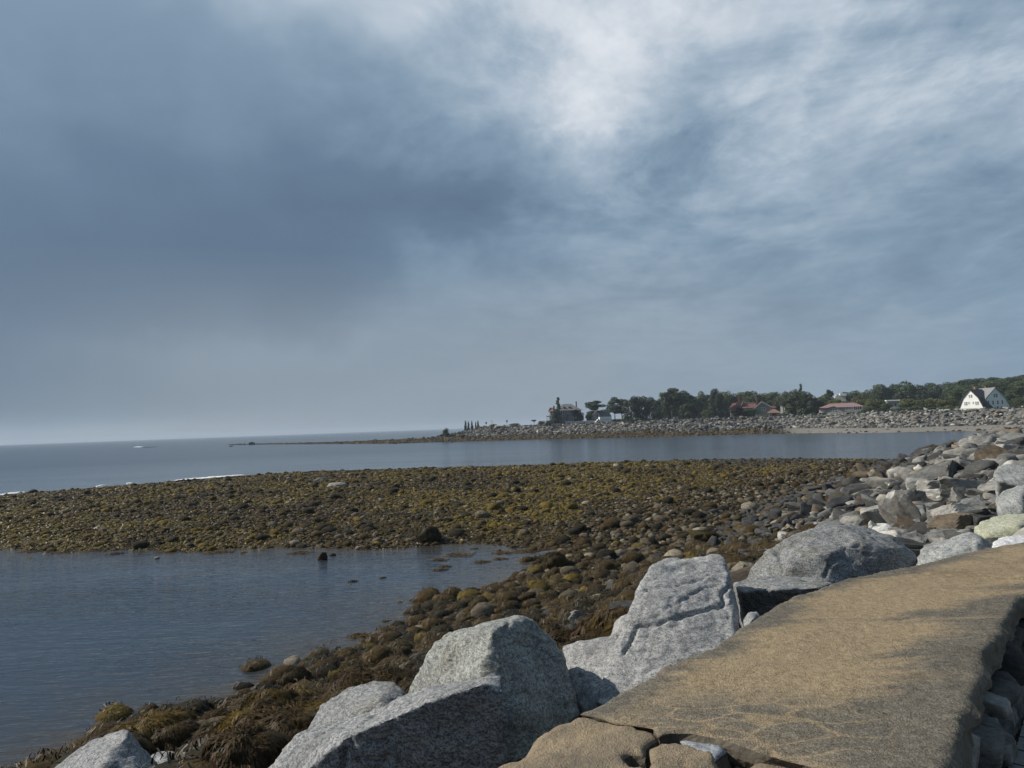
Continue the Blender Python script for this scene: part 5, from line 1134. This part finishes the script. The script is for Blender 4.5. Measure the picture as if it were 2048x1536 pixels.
def red_mansion():
    d = 365; s = d / FPX; h = house("red_roofed_mansion", "grey mansion with red tiled roofs, stone gable and tall chimneys", "mansion", 1515, 838, d, None, .05); z = h.location.z; H = lambda py: at_d(1515, py, d)[2] - z; X = lambda px: (px - 1515) * s
    part(h, "wall", "stone_wall", lambda m: m.box(X(1464), X(1514), 3, 11, -1.5, H(815))); part(h, "roof", "red_tile", lambda m: m.hip(X(1461), X(1520), 2, 12, H(815) + .004, H(803.5), 2.0))
    part(h, "cross_roof", "red_tile", lambda m: m.prism([(X(1474), H(810)), (X(1494), H(810)), (X(1489), H(801.5)), (X(1477), H(801.5))], 3.4, 9)); part(h, "roof_edge", "concrete_trim", lambda m: m.prism([(X(1489), H(801.7)), (X(1490.5), H(801.7)), (X(1486), H(809.5)), (X(1484.5), H(809.5))], 3.2, 3.38))
    g = [(X(1512.5), -1.5), (X(1543), -1.5), (X(1543), H(816)), (X(1524.5), H(805)), (X(1512.5), H(816.5))]; part(h, "gable_wall", "stone_wall", lambda m: m.prism(g, 0, 10))
    t = .5; part(h, "gable_coping", "concrete_trim", lambda m: (m.prism([(X(1524.5), H(805)), (X(1544), H(816.6)), (X(1544), H(816.6) + t), (X(1524.5), H(805) + t)], -.3, .3), m.prism([(X(1509), H(818.5)), (X(1524.5) - .003, H(805)), (X(1524.5) - .003, H(805) + t), (X(1509), H(818.5) + t)], -.3, .3)))
    part(h, "gable_roof", "red_tile", lambda m: m.prism([(X(1511), H(817.5)), (X(1524.5), H(805)), (X(1544.5), H(817)), (X(1544.5), H(817) + .3), (X(1524.5), H(805) + .35), (X(1511), H(817.5) + .3)], .31, 10.4))
    for px, a, b in ((1481.5, 812, 792), (1490.5, 810, 791.5), (1516.3, 812, 791)): part(h, "chimney", "brick", lambda m: (m.box(X(px) - .28, X(px) + .28, 5.5, 6.2, H(a), H(b)), m.box(X(px) - .36, X(px) + .36, 5.42, 6.28, H(b) + .003, H(b) + .3)))
    part(h, "side_wing", "stone_wall", lambda m: m.box(X(1543) + .02, X(1553), 4, 10, -1, H(816))); part(h, "wing_roof", "red_tile", lambda m: m.hip(X(1541), X(1554), 3.4, 10.6, H(816.5), H(812), 2.2))
    part(h, "porch_roof", "brown_roof", lambda m: m.hip(X(1533), X(1560), -3, 3, H(827), H(818.5), 3)); part(h, "porch_wall", "stone_wall", lambda m: m.box(X(1536), X(1558), 1.2, 2.9, -1, H(827)))
    for px in (1537, 1541, 1553, 1557.5): part(h, "porch_post", "concrete_trim", lambda m: m.box(X(px) - .18, X(px) + .18, -2.6, -2.24, -1, H(827)))
    for px in (1524.6, 1529): window(h, X(px), H(822), .6, 1.4)
    for px in (1467, 1505): window(h, X(px), H(821), .8, 1.3, 3)
    t_ = house("square_tower", "pale square tower with red pyramid roof beside the huge dark tree", "tower", 1567, 838, 358, None, -.2); z2 = t_.location.z; s2 = 358 / FPX; H2 = lambda py: at_d(1567, py, 358)[2] - z2; Y = lambda px: (px - 1567) * s2
    part(t_, "wall", "concrete_trim", lambda m: m.box(Y(1562), Y(1574), 0, 2.9, -2, H2(809))); part(t_, "eaves", "concrete_trim", lambda m: m.box(Y(1561), Y(1575), -.3, 3.2, H2(810), H2(808.5)))
    part(t_, "roof", "pink_tile", lambda m: m.add([(Y(1559.5), -.7, H2(808.5) + .01), (Y(1576.5), -.7, H2(808.5) + .01), (Y(1576.5), 3.6, H2(808.5) + .01), (Y(1559.5), 3.6, H2(808.5) + .01), (Y(1568), 1.45, H2(802))], [(0, 1, 4), (1, 2, 4), (2, 3, 4), (3, 0, 4), (3, 2, 1, 0)]))
    window(t_, Y(1568), H2(821), .6, 1.5); window(t_, Y(1571.5), H2(821), .4, 1.5)
red_mansion()
def pink_house():
    d = 330; s = d / FPX; h = house("pink_roofed_house", "two-storey grey house with pink roof, balcony and long windows", "house", 1690, 836, d, None, -.05); z = h.location.z; H = lambda py: at_d(1690, py, d)[2] - z; X = lambda px: (px - 1690) * s
    part(h, "wall", "grey_shingle", lambda m: m.box(X(1645), X(1724), 2, 10, -1, H(814))); part(h, "roof", "pink_tile", lambda m: m.hip(X(1641), X(1727), 1, 11, H(814) + .004, H(805.5), 4.5)); part(h, "chimney", "concrete_trim", lambda m: m.box(X(1683), X(1685), 6, 6.6, H(808), H(804.5)))
    part(h, "gable_wall", "grey_shingle", lambda m: m.prism([(X(1656), -1), (X(1689), -1), (X(1689), H(823)), (X(1671), H(812.5)), (X(1656), H(818))], 0, 1.99)); part(h, "gable_roof", "pink_tile", lambda m: m.prism([(X(1644), H(818.5)), (X(1671), H(812)), (X(1690.5), H(823.6)), (X(1690.5), H(823)), (X(1671), H(811.2)), (X(1644), H(817.5))], -.5, 2.6))
    part(h, "side_bay", "cream", lambda m: m.box(X(1642), X(1655), .5, 1.99, H(824), H(818)));
    window(h, X(1672.5), H(823.5), 1.6, 1.5, 0, cols=3)
    for px in (1664, 1668, 1680, 1684): window(h, X(px), H(833), .6, 1.1, 0)
    window(h, X(1697), H(819.5), 2.4, 1.0, 2, cols=4); window(h, X(1714), H(820.5), 3.0, 1.5, 2, cols=4)
    part(h, "balcony", "concrete_trim", lambda m: (m.box(X(1690), X(1733), -1.5, 1.98, H(825), H(824)), m.box(X(1690), X(1733), -1.5, -1.4, H(820.8), H(820.3))));
    for k in range(12): px = 1691 + k * 3.8; part(h, "baluster", "concrete_trim", lambda m: m.box(X(px) - .04, X(px) + .04, -1.48, -1.42, H(824) + .002, H(820.8) - .002))
    for px in (1693, 1710, 1727): part(h, "porch_post", "white_paint", lambda m: m.box(X(px) - .12, X(px) + .12, -1.4, -1.16, -1, H(825) - .002))
    part(h, "porch_opening", "pane_glass", lambda m: m.box(X(1694), X(1723), 1.9, 1.995, 0, H(826.5)))
pink_house()
def grey_house():
    d = 345; s = d / FPX; h = house("flat_roofed_house", "small grey flat-roofed house half hidden by yellow-green trees", "house", 1788, 830, d, None, .1); z = h.location.z; H = lambda py: at_d(1788, py, d)[2] - z; X = lambda px: (px - 1788) * s
    part(h, "wall", "grey_shingle", lambda m: m.box(X(1777), X(1799), 0, 6, -2, H(802))); part(h, "roof", "white_paint", lambda m: m.box(X(1775.5), X(1800.5), -.6, 6.6, H(802) + .004, H(799.6)))
    window(h, X(1783), H(812), .9, 1.3); window(h, X(1792), H(812), .9, 1.3); window(h, X(1787), H(822), 1.8, 1.2, cols=2)
    r = house("distant_white_house", "white house top with stepped roof peeping over the pink-roofed house's trees", "house", 1674, 800, 440, None, .1); z = r.location.z; H3 = lambda py: at_d(1674, py, 440)[2] - z; s3 = 440 / FPX; Y = lambda px: (px - 1674) * s3
    part(r, "wall", "cream", lambda m: (m.box(Y(1671), Y(1691), 0, 6, -1, H3(792)), m.box(Y(1673), Y(1679), .01, 5, H3(792) + .002, H3(789.5)))); part(r, "roof", "white_paint", lambda m: m.box(Y(1680), Y(1692), -.4, 6.4, H3(792) + .003, H3(787.5)))
grey_house()
def gambrel_house():
    d = 283; s = d / FPX; zb = None
    h = house("gambrel_house", "white gambrel-roofed house with one gable in sun and one in shade", "house", 1965, 830, d, None, 0); z = h.location.z; H = lambda py: at_d(1965, py, d)[2] - z
    def block(nm, px, turn, wpx, top, mid, eave, dep, dd, mid_w, roofmat, wins, back=0, wall="white_paint"):
        p = at_d(px, 816, dd); s = dd / FPX; Hh = lambda py: at_d(px, py, dd)[2] - z; w = wpx * s / 2; f = mid_w * w
        prof = [(-w, Hh(eave)), (w, Hh(eave)), (f, Hh(mid)), (0, Hh(top)), (-f, Hh(mid))]
        R_ = Matrix.Translation(Vector((*p[:2], z))) @ Matrix.Rotation(turn, 4, 'Z'); L = h.matrix_basis.inverted() @ R_
        def mk(name, mat, fn, par=h): o = part(par, name, mat, fn); o.matrix_local = L if par is h else Matrix(); return o
        mk(nm, wall, lambda m: m.prism(prof, 0, dep)); mk(nm.replace("gable_wall", "foundation"), wall, lambda m: m.box(-w + .3, w - .3, .2, dep - .2, -3, Hh(eave) - .004))
        t = .28; ov = .35
        def rf(m):
            for sg in (1, -1):
                a = [(0, Hh(top) + .004), (sg * f, Hh(mid) + .004), (sg * (w + .25), Hh(eave) - .1), (sg * (w + .25 + t), Hh(eave) - .1), (sg * (f + t), Hh(mid) + t * .7), (0, Hh(top) + t)]
                m.prism([(x + sg * .002, zz) for x, zz in (a if sg < 0 else a[::-1])], -ov, dep + ov)
        mk("roof", roofmat, rf)
        for x, zz, ww, hh in wins:
            o = window(h, x * w, Hh(zz), ww, hh, 0, wall); o.matrix_local = L
        return Hh, L, mk
    az = math.atan2(965 - 24, FPX)
    Hh, L, mk = block("gable_wall", 1942.5, -az - .52, 47, 780, 797, 816.5, 7, d, .66, "dark_shingle", [(-.09, 795, .42, 1.0), (.09, 795, .42, 1.0), (-.50, 810, .42, 1.15), (-.35, 810, .42, 1.15), (-.16, 807.5, .35, .7), (.20, 807.5, .35, .7), (.44, 810, .42, 1.15), (.60, 810, .42, 1.15)])
    block("gable_wall", 1992.5, -az + .55, 58, 776, 795, 816, 13, d - 1.5, .62, "grey_roof", [(-.06, 794.5, .5, 1.2), (.09, 794.5, .5, 1.2), (-.52, 808.5, .5, 1.3), (-.2, 808.5, .5, 1.3), (.13, 808.5, .5, 1.3), (.44, 808, .5, 1.3), (.1, 819, .7, 1.1), (.4, 819, .7, 1.1)])
    for px, w in ((1952, 1.0), (1973.5, 1.0)):
        p = at_d(px, 780, d + 9); m = MB(); m.box(-w / 2, w / 2, -.5, .5, H(792), H(773)); m.box(-w / 2 - .08, w / 2 + .08, -.58, .58, H(773) + .002, H(772)); o = m.obj("chimney", PLAIN["brick"], h); o.matrix_local = h.matrix_basis.inverted() @ Matrix.Translation(Vector((*p[:2], z)))
    p = at_d(1971, 790, d + 5); m = MB(); sx_ = (d + 5) / FPX; m.prism([(-4 * sx_, H(791.5)), (4 * sx_, H(791.5)), (4 * sx_, H(788)), (0, H(786.5)), (-4 * sx_, H(788))], -1.6, 5); o = m.obj("dormer", PLAIN["white_paint"], h); o.matrix_local = h.matrix_basis.inverted() @ Matrix.Translation(Vector((*p[:2], z))) @ Matrix.Rotation(-az + .1, 4, 'Z')
    part(o, "dormer_window", "pane_glass", lambda q: q.box(-2.4 * sx_, 2.4 * sx_, -1.64, -1.603, H(790.4), H(789)))
    p = at_d(1964, 790, d + 8); m = MB(); sx_ = (d + 8) / FPX; m.prism_x([(-5, H(817)), (5, H(817)), (3.2, H(797)), (0, H(779.5)), (-3.2, H(797))], -17 * sx_, 20 * sx_); o = m.obj("link_roof", PLAIN["grey_roof"], h); o.matrix_local = h.matrix_basis.inverted() @ Matrix.Translation(Vector((*p[:2], z))) @ Matrix.Rotation(-az, 4, 'Z')
    q = house("porch_rail", "white porch rail on posts running along the bank before the white house", "railing", 1925, 826, 276, None, 0); z3 = q.location.z; s3 = 276 / FPX; Y = lambda px: (px - 1925) * s3; H3 = lambda py: at_d(1925, py, 276)[2] - z3
    part(q, "rail", "white_paint", lambda m: m.box(Y(1893), Y(1962), -.1, .1, H3(818.6), H3(817)))
    for px in (1893.8, 1908.5, 1911.5, 1923.5, 1936, 1948, 1961): part(q, "post", "white_paint", lambda m: m.box(Y(px) - .09, Y(px) + .09, -.09, .09, -1.5, H3(818.6) - .003))
gambrel_house()
def small_things():
    d = 352; s = d / FPX; h = house("garden_arch", "white stone garden arch in the hedge near the tall pale trunk", "arch", 1434, 840, d); z = h.location.z; H = lambda py: at_d(1434, py, d)[2] - z; w = 3.6 * s
    ang = np.linspace(0, math.pi, 13); zc = H(835); outer = [(w, 0 - 1), *[(w * math.cos(a), zc + w * .8 * math.sin(a)) for a in ang], (-w, -1)]; inn = [(-w * .55, -1), *[(w * .55 * math.cos(a), zc - .1 + w * .5 * math.sin(a)) for a in ang[::-1]], (w * .55, -1)]
    n = len(outer); m = MB(); O, I = outer, inn[::-1]
    V = [(x, y, zz) for y in (0, .5) for P in (O, I) for x, zz in P]; F = []
    for i in range(n - 1): F += [(i, i + 1, n + i + 1, n + i), (2 * n + i + 1, 2 * n + i, 3 * n + i, 3 * n + i + 1), (i + 1, i, 2 * n + i, 2 * n + i + 1), (n + i, n + i + 1, 3 * n + i + 1, 3 * n + i)]
    m.add(V, F); m.obj("arch_ring", PLAIN["concrete_trim"], h); part(h, "plinth", "concrete_trim", lambda q: q.box(-w - .3, w + .3, -.1, .6, -1.6, -1.01))
    fx = house("garden_wall", "low white garden wall running from the mansion toward the box truck", "wall", 1160, 846, 388); z = fx.location.z; s = 388 / FPX; H = lambda py: at_d(1160, py, 388)[2] - z
    part(fx, "wall_run", "concrete_trim", lambda m: m.box((1131 - 1160) * s, (1191 - 1160) * s, 0, .3, -1.5, H(842.6))); part(fx, "wall_coping", "white_paint", lambda m: m.box((1130 - 1160) * s, (1192 - 1160) * s, -.08, .38, H(842.6) + .003, H(841.8)))
    for px, py, top, lab in ((972.5, 849, 844, "small dark sign on a post near the columnar trees"), (984, 848, 841, "thin bare post on the lawn between two small signs"), (1014, 847, 840.5, "taller square sign on a post in the middle of the lawn")):
        d = 405; h = house("sign_post", lab, "sign", px, py, d); z = h.location.z; t = at_d(px, top, d)[2] - z; part(h, "post", "post_metal", lambda m: m.box(-.07, .07, -.07, .07, -.5, t))
        if px != 984: part(h, "sign_board", "post_metal", lambda m: m.box(-.4, .4, -.12, -.075, t - 1.0, t + .05))
        else: part(h, "crossbar", "post_metal", lambda m: m.box(-.45, .45, -.12, -.075, t - .5, t - .35))
small_things()
# ------------------------------------------------------------------ sea air: a thin even haze that pales the far shore
def build_haze():
    me = bpy.data.meshes.new("haze"); bm = bmesh.new(); bmesh.ops.create_cube(bm, size=1)
    for v in bm.verts: v.co = (v.co.x * 18600, v.co.y * 9600 + 4400, -4.2 + (v.co.z + .5) * 46)
    bm.to_mesh(me); bm.free(); m = bpy.data.materials.new("haze"); m.use_nodes = True; nt = m.node_tree; nt.nodes.clear()
    o = nt.nodes.new("ShaderNodeOutputMaterial"); p = nt.nodes.new("ShaderNodeVolumePrincipled"); p.inputs["Density"].default_value = .00016; p.inputs["Color"].default_value = (.74, .86, 1, 1); p.inputs["Anisotropy"].default_value = .0
    nt.links.new(p.outputs[0], o.inputs["Volume"]); tag(mesh_obj("haze", me, m), "thin pale sea haze", "haze", kind="stuff")
build_haze()
